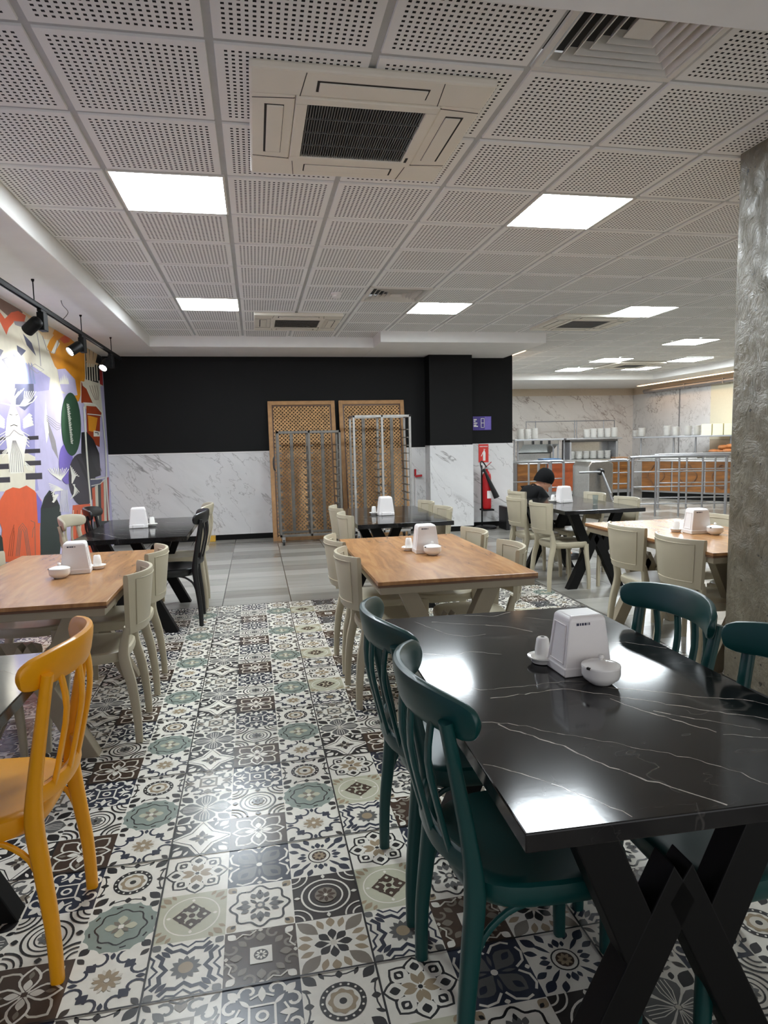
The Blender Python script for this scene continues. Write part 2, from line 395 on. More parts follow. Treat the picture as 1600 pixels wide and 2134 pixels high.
def b11():
    t = base('W')
    for x, y in ((0, 0), (1, 1), (-1, 1), (-1, -1), (1, -1)):
        for r, w in ((.34, .05), (.5, .05), (.68, .07)) if x == 0 else ((.25, .05), (.42, .05), (.6, .07)):
            pts = [(x+r*math.cos(2*PI*k/32), y+r*math.sin(2*PI*k/32)) for k in range(33)]; run = []
            for p in pts:
                if abs(p[0]) <= 1.001 and abs(p[1]) <= 1.001: run.append(p)
                else:
                    if len(run) > 1: t.line(run, w, 'K')
                    run = []
            if len(run) > 1: t.line(run, w, 'K')
    for a in R4: t.petal(a, .76, .98, .1, 'K')
    for a in R8: t.petal(a, .07, .27, .07, 'Y')
    t.nx(); t.disc(0, 0, .07, 'K', 8); return t
def b12():
    t = base('N')
    for a in R4d:
        for g in (-1, 1): x, y = rotp([(.78, .3*g)], a)[0]; t.curl(x, y, .27, a-g*1.2, 4.8, .085, 'W', sgn=g)
        t.petal(a, .42, .8, .06, 'W'); t.petal(a, .85, 1.22, .12, 'W')
    for a in R4: t.petal(a, .42, .9, .1, 'W'); t.line(rotp([(.55, -.3), (.7, 0), (.55, .3)], a), .06, 'W'); t.line(rotp([(.32, -.32), (.32, .32)], a), .06, 'W')
    t.nx(); t.disc(0, 0, .17, 'W', 14); t.nx(); t.disc(0, 0, .1, 'N', 10); return t
def b20():
    t = base('W')
    for a in R4d:
        for g in (-1, 1): x, y = rotp([(.78, .24*g)], a)[0]; t.curl(x, y, .34, a+g*.9, 3.9, .08, 'N', sgn=g)
        t.petal(a, .52, .9, .13, 'N'); t.petal(a, 1.02, 1.34, .09, 'D')
    for a in R4: t.petal(a, .72, .98, .07, 'N')
    t.nx()
    for a in R8: t.petal(a, .05, .38, .09, 'T')
    for a in R8: t.petal(a+PI/8, .2, .42, .05, 'P')
    t.nx(); t.disc(0, 0, .07, 'W', 8); return t
def b21():
    t = base('W')
    for a in R4d: t.petal(a, .98, 1.34, .14, 'K')
    t.nx(); t.poly(wav(0, 48, 1.0, .05, 16), 'G'); t.nx()
    p = wav(0, 48, .68, .05, 8); t.line(p+[p[0]], .05, 'K')
    for a in R8: t.line([(.86*math.cos(a+d), .86*math.sin(a+d)) for d in (.12, .22, .32)], .05, 'K')
    t.nx()
    for a in R4: t.petal(a, .05, .46, .14, 'S', e=1.5)
    for a in R4d: t.petal(a, .05, .34, .07, 'M')
    t.nx(); t.sq(.075, 'W'); return t
def b22():
    t = base('W')
    for a in R4d: t.petal(a, .86, 1.36, .15, 'K'); t.petal(a+.3, .86, 1.15, .06, 'K'); t.petal(a-.3, .86, 1.15, .06, 'K')
    for a in R4: t.petal(a, .72, .98, .1, 'K'); t.line(rotp([(.9, -.42), (.84, -.2), (.84, .2), (.9, .42)], a), .045, 'K')
    t.ring(0, 0, .52, .15, 'K', 28); t.nx()
    for k in range(16): a = k*PI/8; t.disc(.52*math.cos(a), .52*math.sin(a), .035, 'W', 6)
    t.poly(wav(0, 40, .36, .03, 8), 'T'); t.nx(); t.disc(0, 0, .25, 'P', 16); t.nx(); t.disc(0, 0, .1, 'K', 12); return t
def a00():
    t = base('W')
    for a in R4:
        for r, w in ((.55, .13), (.78, .07)): t.line(rotp([(r+.28, -.62), (r+.08, -.42), (r+.12, -.2), (r-.04, 0), (r+.12, .2), (r+.08, .42), (r+.28, .62)], a), w, 'N')
    for a in R4d: t.petal(a, .62, 1.0, .08, 'N'); t.petal(a, 1.05, 1.36, .13, 'Y')
    t.nx()
    for k in range(12): t.petal(k*PI/6, .1, .42, .08, 'Y')
    t.disc(0, 0, .3, 'Y', 16); t.nx(); t.disc(0, 0, .2, 'T', 16); return t
def a01():
    t = base('S')
    t.ring(0, 0, .8, .04, 'W', 32)
    for a in R4d: t.petal(a, .92, 1.3, .1, 'T'); t.petal(a+.2, .95, 1.2, .06, 'T'); t.petal(a-.2, .95, 1.2, .06, 'T')
    for a in R4: t.petal(a, .6, .74, .05, 'W')
    t.nx(); t.sq(.40, 'B', PI/4); t.nx(); t.sq(.34, 'S', PI/4); t.nx()
    for a in R4: t.petal(a, .12, .5, .17, 'B', e=.8); t.disc(*rotp([(.28, .2)], a)[0], .09, 'B', 8)
    t.nx()
    for a in R4: t.petal(a, .3, .44, .06, 'S')
    t.disc(0, 0, .1, 'B', 10); return t
def a02():
    t = base('W')
    for a in R8:
        t.petal(a, .25, 1.0, .33, 'K', e=1.15)
    t.nx()
    for a in R8: t.petal(a, .3, .93, .26, 'W', e=1.15)
    t.nx()
    for a in R8: t.petal(a, .52, .82, .13 if a in R4 else .16, 'K')
    t.nx()
    for a in R4d: t.petal(a, .58, .74, .05, 'W')
    t.disc(0, 0, .5, 'W', 20); t.nx()
    for a in R4: t.petal(a+.3, .08, .5, .1, 'T'); t.petal(a-.3, .08, .5, .1, 'T')
    t.nx(); t.disc(0, 0, .07, 'K', 8); return t
def a10():
    t = base('B')
    for a in R4d:
        for g in (-1, 1): x, y = rotp([(.82, .3*g)], a)[0]; t.curl(x, y, .24, a+g, 4.4, .08, 'M', sgn=g)
        t.petal(a, .98, 1.3, .12, 'W'); t.petal(a, .55, .88, .1, 'M')
    for a in R4: t.petal(a, .5, .85, .13, 'M'); t.petal(a, .88, 1.0, .07, 'P')
    for k in range(4): t.line(rotp([(.95, .12), (.8, .3), (.86, .5), (.7, .7)], k*PI/2), .05, 'P')
    t.nx(); t.sq(.3, 'W'); t.nx(); t.disc(0, 0, .2, 'D', 14); t.nx()
    for a in R8: t.petal(a, .04, .17, .03, 'W')
    return t
def a11():
    t = base('W')
    for a in R4d: t.petal(a, 1.0, 1.36, .15, 'T'); t.petal(a, 1.02, 1.2, .06, 'K')
    p = wav(0, 64, .82, .08, 8); t.line(p+[p[0]], .07, 'K')
    for a in R4: t.petal(a, .26, .68, .12, 'Y'); t.petal(a+.42, .36, .62, .09, 'Y'); t.petal(a-.42, .36, .62, .09, 'Y'); t.petal(a, .5, .72, .06, 'K')
    for a in R4d: t.petal(a, .12, .42, .05, 'K')
    t.nx(); t.disc(0, 0, .15, 'Y', 12); t.nx(); t.disc(0, 0, .08, 'P', 8); return t
def a12():
    t = base('N')
    for a in R4d: t.petal(a, .08, .95, .3, 'Y', e=1.3)
    t.nx()
    for a in R4d:
        for g in (-1, 1): t.line(rotp([(.5, .42*g), (.8, .46*g), (1.05, .3*g), (1.12, .1*g)], a), .07, 'W')
        t.petal(a, .5, .85, .1, 'N')
    for a in R4: t.petal(a, .2, .6, .05, 'Y'); t.petal(a, .85, 1.0, .08, 'W')
    t.nx(); t.disc(0, 0, .1, 'W', 10); return t
def a20():
    t = base('W')
    for a in R4d: t.petal(a, .55, 1.36, .2, 'M'); t.petal(a+.4, .6, 1.02, .1, 'T'); t.petal(a-.4, .6, 1.02, .1, 'T')
    for a in R4: t.petal(a, .62, 1.0, .13, 'T')
    t.nx(); t.disc(0, 0, .56, 'W', 20); t.nx()
    for a in R8: t.petal(a, .1, .54, .13, 'K', e=1.4)
    t.nx(); t.disc(0, 0, .1, 'P', 10); return t
def a21():
    t = base('D')
    for x, y in ((0, 0), (1, 1), (-1, 1), (-1, -1), (1, -1)):
        for r, w in ((.52, .05), (.74, .06)) if x == 0 else ((.28, .05), (.5, .05)):
            pts = [(x+r*math.cos(2*PI*k/32), y+r*math.sin(2*PI*k/32)) for k in range(33)]; run = []
            for p in pts:
                if abs(p[0]) <= 1.001 and abs(p[1]) <= 1.001: run.append(p)
                else:
                    if len(run) > 1: t.line(run, w, 'W')
                    run = []
            if len(run) > 1: t.line(run, w, 'W')
    for a in R4: t.petal(a, .78, .98, .06, 'W')
    t.disc(0, 0, .34, 'M', 16); t.nx()
    for a in R8: t.petal(a, .06, .32, .06, 'B')
    t.nx(); t.disc(0, 0, .06, 'P', 8); return t
def a22():
    t = base('W')
    for a in R4d: t.petal(a, .4, 1.02, .06, 'N'); t.petal(a, .8, 1.3, .14, 'N'); t.petal(a+.36, .72, 1.1, .1, 'N'); t.petal(a-.36, .72, 1.1, .1, 'N')
    for a in R4: t.petal(a, .42, .74, .1, 'N'); t.petal(a+.3, .45, .66, .06, 'N'); t.petal(a-.3, .45, .66, .06, 'N')
    t.ring(0, 0, .36, .04, 'K', 20); t.nx(); t.disc(0, 0, .25, 'B', 14); t.nx()
    for a in R8: t.petal(a, .04, .22, .05, 'T')
    return t
SETS = {'A': [[f() for f in (a00, a01, a02)], [f() for f in (a10, a11, a12)], [f() for f in (a20, a21, a22)]],
        'B': [[f() for f in (b00, b01, b02)], [f() for f in (b10, b11, b12)], [f() for f in (b20, b21, b22)]]}
FX, FY, FA = -.342, 1.612, .0066
def fw2(u, v_): c, s_ = math.cos(FA), math.sin(FA); return FX+u*c-v_*s_, FY+u*s_+v_*c
polys = []
_known = {(0, 0): 'A', (1, 0): 'A', (1, 1): 'A', (1, 2): 'B', (0, -1): 'B', (1, -1): 'A'}
def clip(pts, lo=-1.0, hi=1.0):
    for ax in (0, 1):
        for sg, lim in ((1, lo), (-1, -hi)):
            out = []; n = len(pts)
            for i in range(n):
                p, q = pts[i], pts[(i+1) % n]; a, b = sg*p[ax]-lim, sg*q[ax]-lim
                if a >= 0: out.append(p)
                if a*b < 0: k = a/(a-b); out.append((p[0]+(q[0]-p[0])*k, p[1]+(q[1]-p[1])*k))
            pts = out
            if len(pts) < 3: return None
    return pts
for s_ in SETS.values():
    for row in s_:
        for t in row:
            t.p = [(c2, c, l) for c2, c, l in ((clip(p), c, l) for p, c, l in t.p) if c2]
rr = random.Random(3)
for i in range(-3, 5):
    for j in range(-4, 7):
        kind = _known.get((i, j)) or ('B' if i in (0, -1) and j > -2 else 'A' if (i == 1 and j > 2) else rr.choice('AB'))
        S3 = SETS[kind]
        for a in range(3):
            for b in range(3):
                u0, v0 = i*.6+a*.2+.1, j*.6+b*.2+.1
                for k_, (pts, c, l) in enumerate(S3[a][b].p):
                    w = []
                    for x, y in pts:
                        X_, Y_ = fw2(u0+x*.1, v0+y*.1); w.append((X_, Y_, .0012+k_*1.2e-5))
                    polys.append((w, c))
        # dark joint round the big tile
for i in range(-3, 6):
    p = [fw2(i*.6-.0028, -2.4), fw2(i*.6+.0028, -2.4), fw2(i*.6+.0028, 4.2), fw2(i*.6-.0028, 4.2)]; polys.append(([(*q, .0042) for q in p], PK.index('K')))
for j in range(-4, 8):
    p = [fw2(-1.8, j*.6-.0028), fw2(3.0, j*.6-.0028), fw2(3.0, j*.6+.0028), fw2(-1.8, j*.6+.0028)]; polys.append(([(*q, .0043) for q in p], PK.index('K')))
fp = flat('floor_patterned', TM, polys); struct(fp)

# ---- walls ----
struct(MB().box(WL-.12, WL, RY, WB+.12, 0, CZ+.1).build('wall_left', M_plaster))
b = MB(); b.box(WL, 2.6, WB, WB+.12, 1.30, CZ); b.cur = 1; b.box(WL, 2.6, WB-.006, WB+.12, .08, 1.30); b.cur = 2; b.box(WL, 2.6, WB-.004, WB+.1, 0, .08)
struct(b.build('wall_back', [M_blackwall, M_marble, M_black]))
PX0, PX1, PY = 2.60, 3.27, 9.72
b = MB(); b.box(PX0, PX1, PY, WB+.2, 1.33, CZ); b.cur = 1; b.box(PX0-.008, PX1+.008, PY-.008, WB+.2, .08, 1.33); b.cur = 2; b.box(PX0, PX1, PY, WB+.2, 0, .08)
struct(b.build('wall_column', [M_blackwall, M_marble, M_black]))
EY, EX = 10.1, 4.07
b = MB(); b.box(PX1, EX, EY, EY+.3, 1.34, CZ); b.cur = 1; b.box(PX1, EX+.008, EY-.008, EY+.3, .08, 1.34); b.cur = 2; b.box(PX1, EX, EY, EY+.3, 0, .08)
struct(b.build('wall_stub', [M_blackwall, M_marble, M_black]))
b = MB(); b.box(EX-.12, EX, EY+.3, KB, 0, CZ); struct(b.build('wall_kitchen_left', M_plaster))
b = MB(); b.box(EX, KR, KB, KB+.12, 2.5, CZ); b.cur = 1; b.box(EX, KR, KB-.006, KB+.12, 0, 2.5); struct(b.build('wall_kitchen_back', [M_beige, M_marble_warm]))
b = MB(); b.box(KR, KR+.12, RY, KB, 0, CZ); b.cur = 1; b.box(KR-.008, KR, 13.2, KB, 0, 2.5); b.cur = 2; b.box(KR-.008, KR, 11.0, 13.2, 1.3, 2.5)
b.cur = 3; b.box(KR-.02, KR, 14.28, 14.31, 0, 2.5)
struct(b.build('wall_right', [M_beige, M_marble, M_cream_panel, M_steel_mat]))
b = MB(); b.box(WL, KR, RY-.12, RY, 2.5, CZ)            # unseen front wall; opening added to let in fill light behind the camera
for x in (WL, 1.0, 4.0, 7.0, KR-.15): b.box(x, x+.15, RY-.12, RY, 0, 2.5)
struct(b.build('wall_front_fill_opening', M_plaster))
struct(MB().box(WL, 2.59, WB-.016, WB-.006, 1.292, 1.306).build('trim_1', M_plaster))
# pillar of bare varnished concrete
b = MB(); b.box(2.495, 3.165, 2.46, 3.13, 0, CZ); b.cur = 1; b.box(2.482, 3.18, 2.445, 3.14, 0, .07)
struct(b.build('pillar', [M_conc, M_black], bevel=.012))

# ---- ceiling: T-bar grid and tiles ----
lights = [(-.4, 4.053), (2.0, 4.053), (-.4, 7.053), (2.0, 7.053), (4.4, 7.053), (4.4, 4.053)]
klights = [(6.55, 9.15), (6.5, 11.35), (8.05, 11.25), (6.55, 12.9), (7.95, 12.7)]
skip = set()
def cell(x, y): return (math.floor((x-GX)/.6+1e-6), math.floor((y-GY)/.6+1e-6))
for x, y in lights: skip.add(cell(x, y))
skip.add(cell(1.4, 2.25)); skip.add(cell(1.4, 6.45))
b = MB(); vents = {cell(1.4, 2.25), cell(1.4, 6.45)}
for i in range(-1, 19):
    for j in range(-2, 24):
        if (i, j) in vents: continue
        x0, x1, y0, y1 = GX+i*.6, GX+i*.6+.6, GY+j*.6, GY+j*.6+.6
        if x0 < KR and y0 < KB: b.box(x0, min(x1, KR), y0, min(y1, KB), CZ, CZ+.08)
b.cur = 1
for i in range(-1, 18):
    for j in range(-2, 23):
        if (i, j) in skip: continue
        x0, y0 = GX+i*.6+.014, GY+j*.6+.014; x1, y1 = x0+.572, y0+.572
        x0 = max(x0, -1.27); x1 = min(x1, KR); y1 = min(y1, KB)
        if x1-x0 < .05: continue
        b.frustum((x0+x1)/2, (y0+y1)/2, CZ-.009, CZ+.001, (x1-x0)/2-.002, (y1-y0)/2-.002, (x1-x0)/2, (y1-y0)/2)
struct(b.build('ceiling', [M_tbar, M_ctile]))
b = MB()
b.box(WL, -1.275, 1.0, WB, SZ, CZ+.02); b.box(-1.275, 1.64, 9.03, WB, SZ, CZ+.02); b.box(1.64, 3.92, 8.52, EY, SZ, CZ+.02)
struct(b.build('ceiling_soffit', M_plaster, bevel=.006))
struct(MB().box(WL, KR, RY, 1.87, 2.60, CZ+.02).build('ceiling_soffit_near', M_plaster, bevel=.006))
b = MB(); b.box(EX, KR, 13.8, KB, SZ, CZ+.02); b.box(8.95, KR, 1.87, 13.8, SZ, CZ+.02)
struct(b.build('ceiling_soffit_kitchen', M_plaster, bevel=.006))

# ================================================================== CEILING FITTINGS
def make_light(x, y, label):
    t = thing('ceiling_light', label, 'ceiling light', (x, y, CZ-.008), 0, 'square lit ceiling panels')
    b = MB()
    for p in ((-.298, .298, -.298, -.286), (-.298, .298, .286, .298), (-.298, -.286, -.286, .286), (.286, .298, -.286, .286)): b.box(*p, -.004, .012)
    b.build('frame', M_vent, t); MB().box(-.286, .286, -.286, .286, -.001, .008).build('diffuser', M_lamp, t)
    return t
L0 = make_light(*lights[0], 'bright square ceiling panel left of the near air conditioner')
for (x, y), lb in zip(lights[1:]+klights, (
        'bright square ceiling panel right of the near air conditioner', 'small bright ceiling panel left of the far wall cassette', 'bright ceiling panel beside the far slotted vent',
        'bright ceiling panel in front of the slim cassette near the pillar', 'square ceiling panel past the right edge, beyond the concrete pillar',
        'bright ceiling panel over the railings, nearest of the kitchen panels', 'kitchen ceiling panel left of the farthest cassette', 'rightmost kitchen ceiling panel, close to the pillar',
        'kitchen ceiling panel at the far left, above the black wall corner', 'farthest kitchen ceiling panel, right behind the farthest cassette')):
    o = dup(L0, (x, y, CZ-.008), 0, lb)
    if (x, y) in klights: o.location.z = CZ-.02

def make_cassette(x, y, label, w=.95):
    t = thing('air_conditioner', label, 'air conditioner', (x, y, CZ-.006), 0, 'ceiling cassette air conditioners')
    h = w/2; g = .30
    b = MB(); z0, z1 = -.035, 0
    for p in ((-h, h, -h, -g), (-h, h, g, h), (-h, -g, -g, g), (g, h, -g, g)): b.box(*p, z0, z1)
    b.build('panel', M_ac, t, bevel=.01)
    for a in range(4):   # seams between corner covers
        r = Matrix.Rotation(a*PI/2, 4, 'Z')
        for e in (-1, 1): MB().bar((e*.27, -h+.01, z0), (e*.285, -g-.005, z0), .003, .003).xform(r).build('seam', M_gap, t)
    for a in range(4):
        r = Matrix.Rotation(a*PI/2, 4, 'Z')
        q = MB().box(-.225, .225, -.425, -.345, z0-.001, z0+.003).xform(r); s_ = q.build('slot', M_gap, t)
        q = MB().box(-.215, .219, -.415, -.347, z0-.006, z0+.002).xform(r); q.build('flap', M_ac, s_, bevel=.003)
    b = MB()
    for p in ((-g, g, -g, -.25), (-g, g, .25, g), (-g, -.25, -.25, .25), (.25, g, -.25, .25)): b.box(*p, z0-.008, z0+.01)
    gr = b.build('grille_frame', M_ac, t, bevel=.005)
    MB().box(-.25, .25, -.25, .25, z0+.012, z0+.016).build('filter', M_acdark, t)
    b = MB()
    for k in range(44): xx = -.244+k*.488/43; b.box(xx-.0024, xx+.0024, -.25, .25, z0-.002, z0+.008)
    for k in range(1, 4): yy = -.25+k*.125; b.box(-.25, .25, yy-.002, yy+.002, z0-.004, z0+.004)
    b.build('grille', M_acfin, t); MB().box(.262, .274, .19, .24, z0-.0095, z0-.006).build('badge', M_gap, gr)
    return t
AC = make_cassette(.52, 3.12, 'large ceiling cassette air conditioner nearest, with a wide dark slatted grille', .97)
dup(AC, (.53, 7.88, CZ-.006), 0, 'cassette air conditioner just in front of the soffit above the black wall')
dup(AC, (4.02, 7.70, CZ-.006), 0, 'cassette air conditioner with a dark slot, right of the jutting soffit')
dup(AC, (7.3, 12.05, CZ-.012), 0, 'farthest ceiling cassette, small, over the kitchen')

def make_vent(x, y, label):
    t = thing('air_vent', label, 'air vent', (x, y, CZ-.004), 0, 'square pyramid ceiling vents')
    b = MB()
    for p in ((-.297, .297, -.297, -.27), (-.297, .297, .27, .297), (-.297, -.27, -.27, .27), (.27, .297, -.27, .27)): b.box(*p, -.012, .004)
    b.build('frame', M_vent, t, bevel=.003)
    MB().box(-.27, .27, -.27, .27, .055, .06).build('backing', M_acdark, t)
    for k in range(6):
        a = .262-k*.042; q = MB(); r0 = [(sx*a, sy*a, -.010) for sx, sy in ((-1, -1), (1, -1), (1, 1), (-1, 1))]; r1 = [(sx*(a-.022), sy*(a-.022), .028) for sx, sy in ((-1, -1), (1, -1), (1, 1), (-1, 1))]
        r2 = [(sx*(a-.025), sy*(a-.025), .028) for sx, sy in ((-1, -1), (1, -1), (1, 1), (-1, 1))]; r3 = [(sx*(a-.004), sy*(a-.004), -.0105) for sx, sy in ((-1, -1), (1, -1), (1, 1), (-1, 1))]
        q.rings([r0, r1, r2, r3, r0], False, False).build('louvre', M_vent, t)
    MB().frustum(0, 0, -.010, .03, .05, .05, .012, .012).build('core', M_vent, t)
    return t
V0 = make_vent(1.4, 2.253, 'large square louvred ceiling vent at the near right, partly behind the soffit')
dup(V0, (1.4, 6.453, CZ-.004), 0, 'small dark louvred ceiling vent beside the smoke detector')
t = thing('smoke_detector', 'small round white smoke detector on the perforated ceiling', 'smoke detector', (.82, 6.43, CZ-.007))
MB().lathe([(.055, 0), (.055, -.012), (.05, -.02)], n=20).build('base', M_white, t, smooth=True)
MB().lathe([(.04, -.02), (.042, -.036), (.03, -.048), (.008, -.05)], n=20).build('sensor_head', M_white, t, smooth=True)

# track rail with spotlights
RX, RZ = -1.60, 2.50
t = thing('track_rail', 'long black lighting track hung on rods beside the painted mural', 'lighting track', (RX, 0, RZ))
b = MB(); b.box(-.017, -.006, 3.2, 8.85, -.016, .016); b.box(.006, .017, 3.2, 8.85, -.016, .016); b.box(-.017, .017, 3.2, 8.85, .008, .018); b.build('rail', M_black, t, bevel=.002)
for y in (4.1, 5.55, 6.95, 8.3):
    r = MB().tube([(0, y, .018), (0, y, SZ-RZ)], .0045).build('rod', M_black, t); MB().lathe([(.012, 0), (.012, -.008), (.006, -.02)], 0, y, SZ-RZ, 10).build('ceiling_cap', M_black, r)
def waim(y, px_, py_): p = atx(px_, py_, WL); return tuple(p-Vector((RX-.05, y-.075, RZ-.146)))
MB().tube([(0, 6.3, SZ-RZ), (.01, 6.3, .14), (.05, 6.3, .08), (.0, 6.31, .018)], .003, 6, 5).build('cable', M_acfin, t)
def make_spot(y, label, lit, aim):
    t = thing('track_spotlight', label, 'spotlight', (RX, y, RZ-.016), 0, 'black spotlights on the lighting track')
    MB().box(-.016, .016, -.07, .07, -.022, 0).build('adapter', M_black, t, bevel=.003)
    MB().box(-.026, .026, -.055, .055, -.16, -.022).build('driver_box', M_black, t, bevel=.004)
    d = Vector(aim).normalized(); c = Vector((-.05, -.075, -.13)); R_ = d.to_track_quat('Z', 'Y').to_matrix().to_4x4(); R_.translation = c
    MB().lathe([(.024, -.075), (.044, -.06), (.048, -.045), (.048, .07), (.044, .07), (.042, .05)], n=24, cap=True).xform(R_).build('lamp_head', M_black, t, smooth=True)
    MB().lathe([(.0, .058), (.041, .058)], n=24, cap=False).xform(R_).build('lens', M_spot if lit else M_gap, t)
    MB().bar((-.02, -.03, -.1), tuple(c), .02, .012).build('arm', M_black, t)
    ld = bpy.data.lights.new('spot_beam', 'SPOT'); ld.energy = SPOT_W; ld.spot_size = 1.15; ld.spot_blend = .9; ld.shadow_soft_size = .04; ld.color = (1, .96, .9)
    lo = bpy.data.objects.new('spot_beam', ld); COL.objects.link(lo); lo.parent = t; lo.location = c+d*.09; lo.rotation_euler = d.to_track_quat('-Z', 'Y').to_euler()
    return t
make_spot(5.72, 'nearest black track spotlight, turned toward the mural, seen from behind', True, waim(5.72, -20, 760))
make_spot(6.95, 'middle black track spotlight with a bright lens facing the orange paint', True, (-.46, -.42, -.42))
make_spot(8.25, 'farthest black track spotlight with a bright lens in front of the black wall', True, (-.24, -.55, -.55))

# ================================================================== MURAL on the left wall
MC = dict(lav=(196, 190, 222), lil=(160, 156, 204), blu=(138, 150, 192), cream=(224, 218, 198), peach=(226, 196, 156), brn=(126, 98, 86), org=(222, 98, 58), yel=(228, 152, 42), dk=(62, 58, 66),
          blk=(36, 36, 38), grn=(52, 80, 60), dgrn=(44, 54, 50), pur=(122, 106, 186), rst=(160, 66, 34), wht=(236, 234, 222), gry=(150, 146, 150), slate=(88, 92, 116), red=(176, 56, 50))
MK = list(MC); MM = [mat('mural_'+k, MC[k], .45, spec=.3, noise=.05, nscale=9) for k in MK]
mp = []; _ml = [0]
def mw(x, y): p = atx(x, y, WL); return p.y, p.z
def mpoly(pts, c, world=False):
    _ml[0] += 1; q = [(p if world else mw(*p)) for p in pts]
    q = [(min(max(y, RY+.01), WB-.01), min(max(z, .02), SZ-.005)) for y, z in q]
    mp.append(([(WL+.0015+_ml[0]*.00003, y, z) for y, z in q], MK.index(c)))
def mline(pts, w, c):
    _ml[0] += 1
    L, R_ = [], []
    for i, p in enumerate(pts):
        a, b_ = pts[max(i-1, 0)], pts[min(i+1, len(pts)-1)]; dx, dy = b_[0]-a[0], b_[1]-a[1]; l = math.hypot(dx, dy) or 1
        L.append((p[0]-dy/l*w/2, p[1]+dx/l*w/2)); R_.append((p[0]+dy/l*w/2, p[1]-dx/l*w/2))
    for i in range(len(pts)-1):
        q = [(min(y, WB-.01), min(max(z, .02), SZ-.005)) for y, z in (mw(*p) for p in (R_[i], R_[i+1], L[i+1], L[i]))]
        mp.append(([(WL+.0015+_ml[0]*.00003, y, z) for y, z in q], MK.index(c)))
def c2(*pts): return [(x*.1687, 800+y*.1687) for x, y in pts]
def c1(*pts): return [(x*.1625, 560+y*.1625) for x, y in pts]
def ell(cx, cy, rx, ry, tilt=0, n=28): return [(cx+rx*math.cos(2*PI*k/n)*math.cos(tilt)-ry*math.sin(2*PI*k/n)*math.sin(tilt), cy+rx*math.cos(2*PI*k/n)*math.sin(tilt)+ry*math.sin(2*PI*k/n)*math.cos(tilt)) for k in range(n)]
mpoly([(RY+.02, .02), (WB-.01, .02), (WB-.01, SZ-.006), (RY+.02, SZ-.006)], 'lav', True)
# part of the wall nearer than the photograph's edge: the same kind of shapes
for y0, y1, z0, z1, c in ((1.0, 2.6, 1.4, 2.67, 'blu'), (2.6, 4.0, .02, 2.67, 'lav'), (4.0, 5.9, 1.5, 2.67, 'wht'), (3.9, 5.4, .02, .9, 'org'), (-1.5, .6, .02, 1.2, 'dk')):
    n = 24; mpoly([((y0+y1)/2+(y1-y0)/2*math.copysign(abs(math.cos(2*PI*k/n))**.6, math.cos(2*PI*k/n)), (z0+z1)/2+(z1-z0)/2*math.copysign(abs(math.sin(2*PI*k/n))**.6, math.sin(2*PI*k/n))) for k in range(n)], c, True)
mpoly(c1((-60, 180), (0, 230), (330, 430), (640, 620), (900, 800), (1300, 1060), (1320, 1500), (980, 1600), (-60, 1600)), 'cream')
mpoly(c1((-60, 1100), (150, 1150), (420, 1250), (640, 1400), (620, 1640), (-60, 1640)), 'lil')
mpoly(c1((-60, 200), (0, 240), (250, 400), (290, 560), (200, 640), (90, 600), (0, 520), (-60, 480)), 'brn')
mpoly(c1((260, 400), (700, 680), (660, 860), (560, 900), (420, 700), (300, 560)), 'peach')
mpoly(c1((-60, 560), (0, 560), (60, 640), (140, 560), (230, 540), (330, 600), (310, 680), (180, 680), (110, 760), (80, 850), (-60, 560)), 'org')
mpoly(c1((170, 670), (330, 680), (300, 760), (190, 720)), 'gry')
mpoly(c1((690, 690), (900, 800), (1080, 1060), (1090, 1400), (1010, 1700), (900, 1720), (830, 1400), (700, 1250), (600, 1000)), 'yel')
mpoly(c1((820, 790), (890, 850), (890, 940), (820, 960), (760, 900)), 'org')
mpoly(c1((560, 840), (640, 810), (690, 850), (640, 910), (560, 900)), 'peach')
mpoly(c1((730, 910), (765, 960), (690, 1090), (650, 1080)), 'wht')
mline(c1((470, 820), (500, 1000), (520, 1250)), 1.5, 'gry'); mline(c1((540, 860), (600, 1040), (700, 1090), (760, 900)), 1.5, 'gry')
mpoly(c1((1080, 890), (1150, 910), (1240, 980), (1310, 1040), (1310, 1480), (1100, 1420)), 'blk')
for k in range(3): mpoly(c1((1085+k*55, 900+k*45), (1130+k*55, 910+k*45), (1150+k*30, 1260), (1115+k*30, 1260)), 'peach')
for k in range(5): mline(c1((1110+k*32, 1210+k*5), (1120+k*32, 1440)), 2.2, 'cream')
mline(c1((1100, 1190), (1180, 1200), (1260, 1230)), 4, 'peach')
mpoly(c1((1030, 1440), (1250, 1480), (1260, 1720), (1030, 1720)), 'cream'); mpoly(c1((1040, 1450), (1130, 1620), (1130, 1720), (1040, 1720)), 'rst')
mpoly(c1((1270, 1280), (1310, 1300), (1320, 1500), (1280, 1480)), 'red')
for p in (((230, 800), (300, 960), (350, 1050), (280, 920)), ((290, 830), (400, 950), (460, 1120), (340, 980)), ((210, 980), (330, 1050), (270, 1120), (220, 1060)), ((160, 1090), (260, 1160), (190, 1210)), ((20, 1160), (130, 1180), (100, 1280)), ((-40, 1010), (40, 1050), (0, 1130))): mpoly(c1(*p), 'slate')
for k in range(7): mpoly(c1((180+k*35, 1180+k*8-abs(k-3)*10), (200+k*35, 1180+k*8), (230+k*40, 1440+k*20), (200+k*40, 1420+k*20)), 'blu')
mline(c1((380, 1270), (440, 1220), (560, 1300), (470, 1340), (380, 1270)), 1.2, 'gry'); mline(c1((20, 1170), (80, 1140), (140, 1210), (90, 1260), (60, 1200)), 2.5, 'slate')
mpoly(c1((730, 1290), (830, 1280), (960, 1420), (990, 1620), (900, 1640), (780, 1560)), 'lav')
for a in range(5): mpoly(c1((760+a*22, 1480), (775+a*22, 1340+abs(a-2)*25), (795+a*22, 1480)), 'wht')
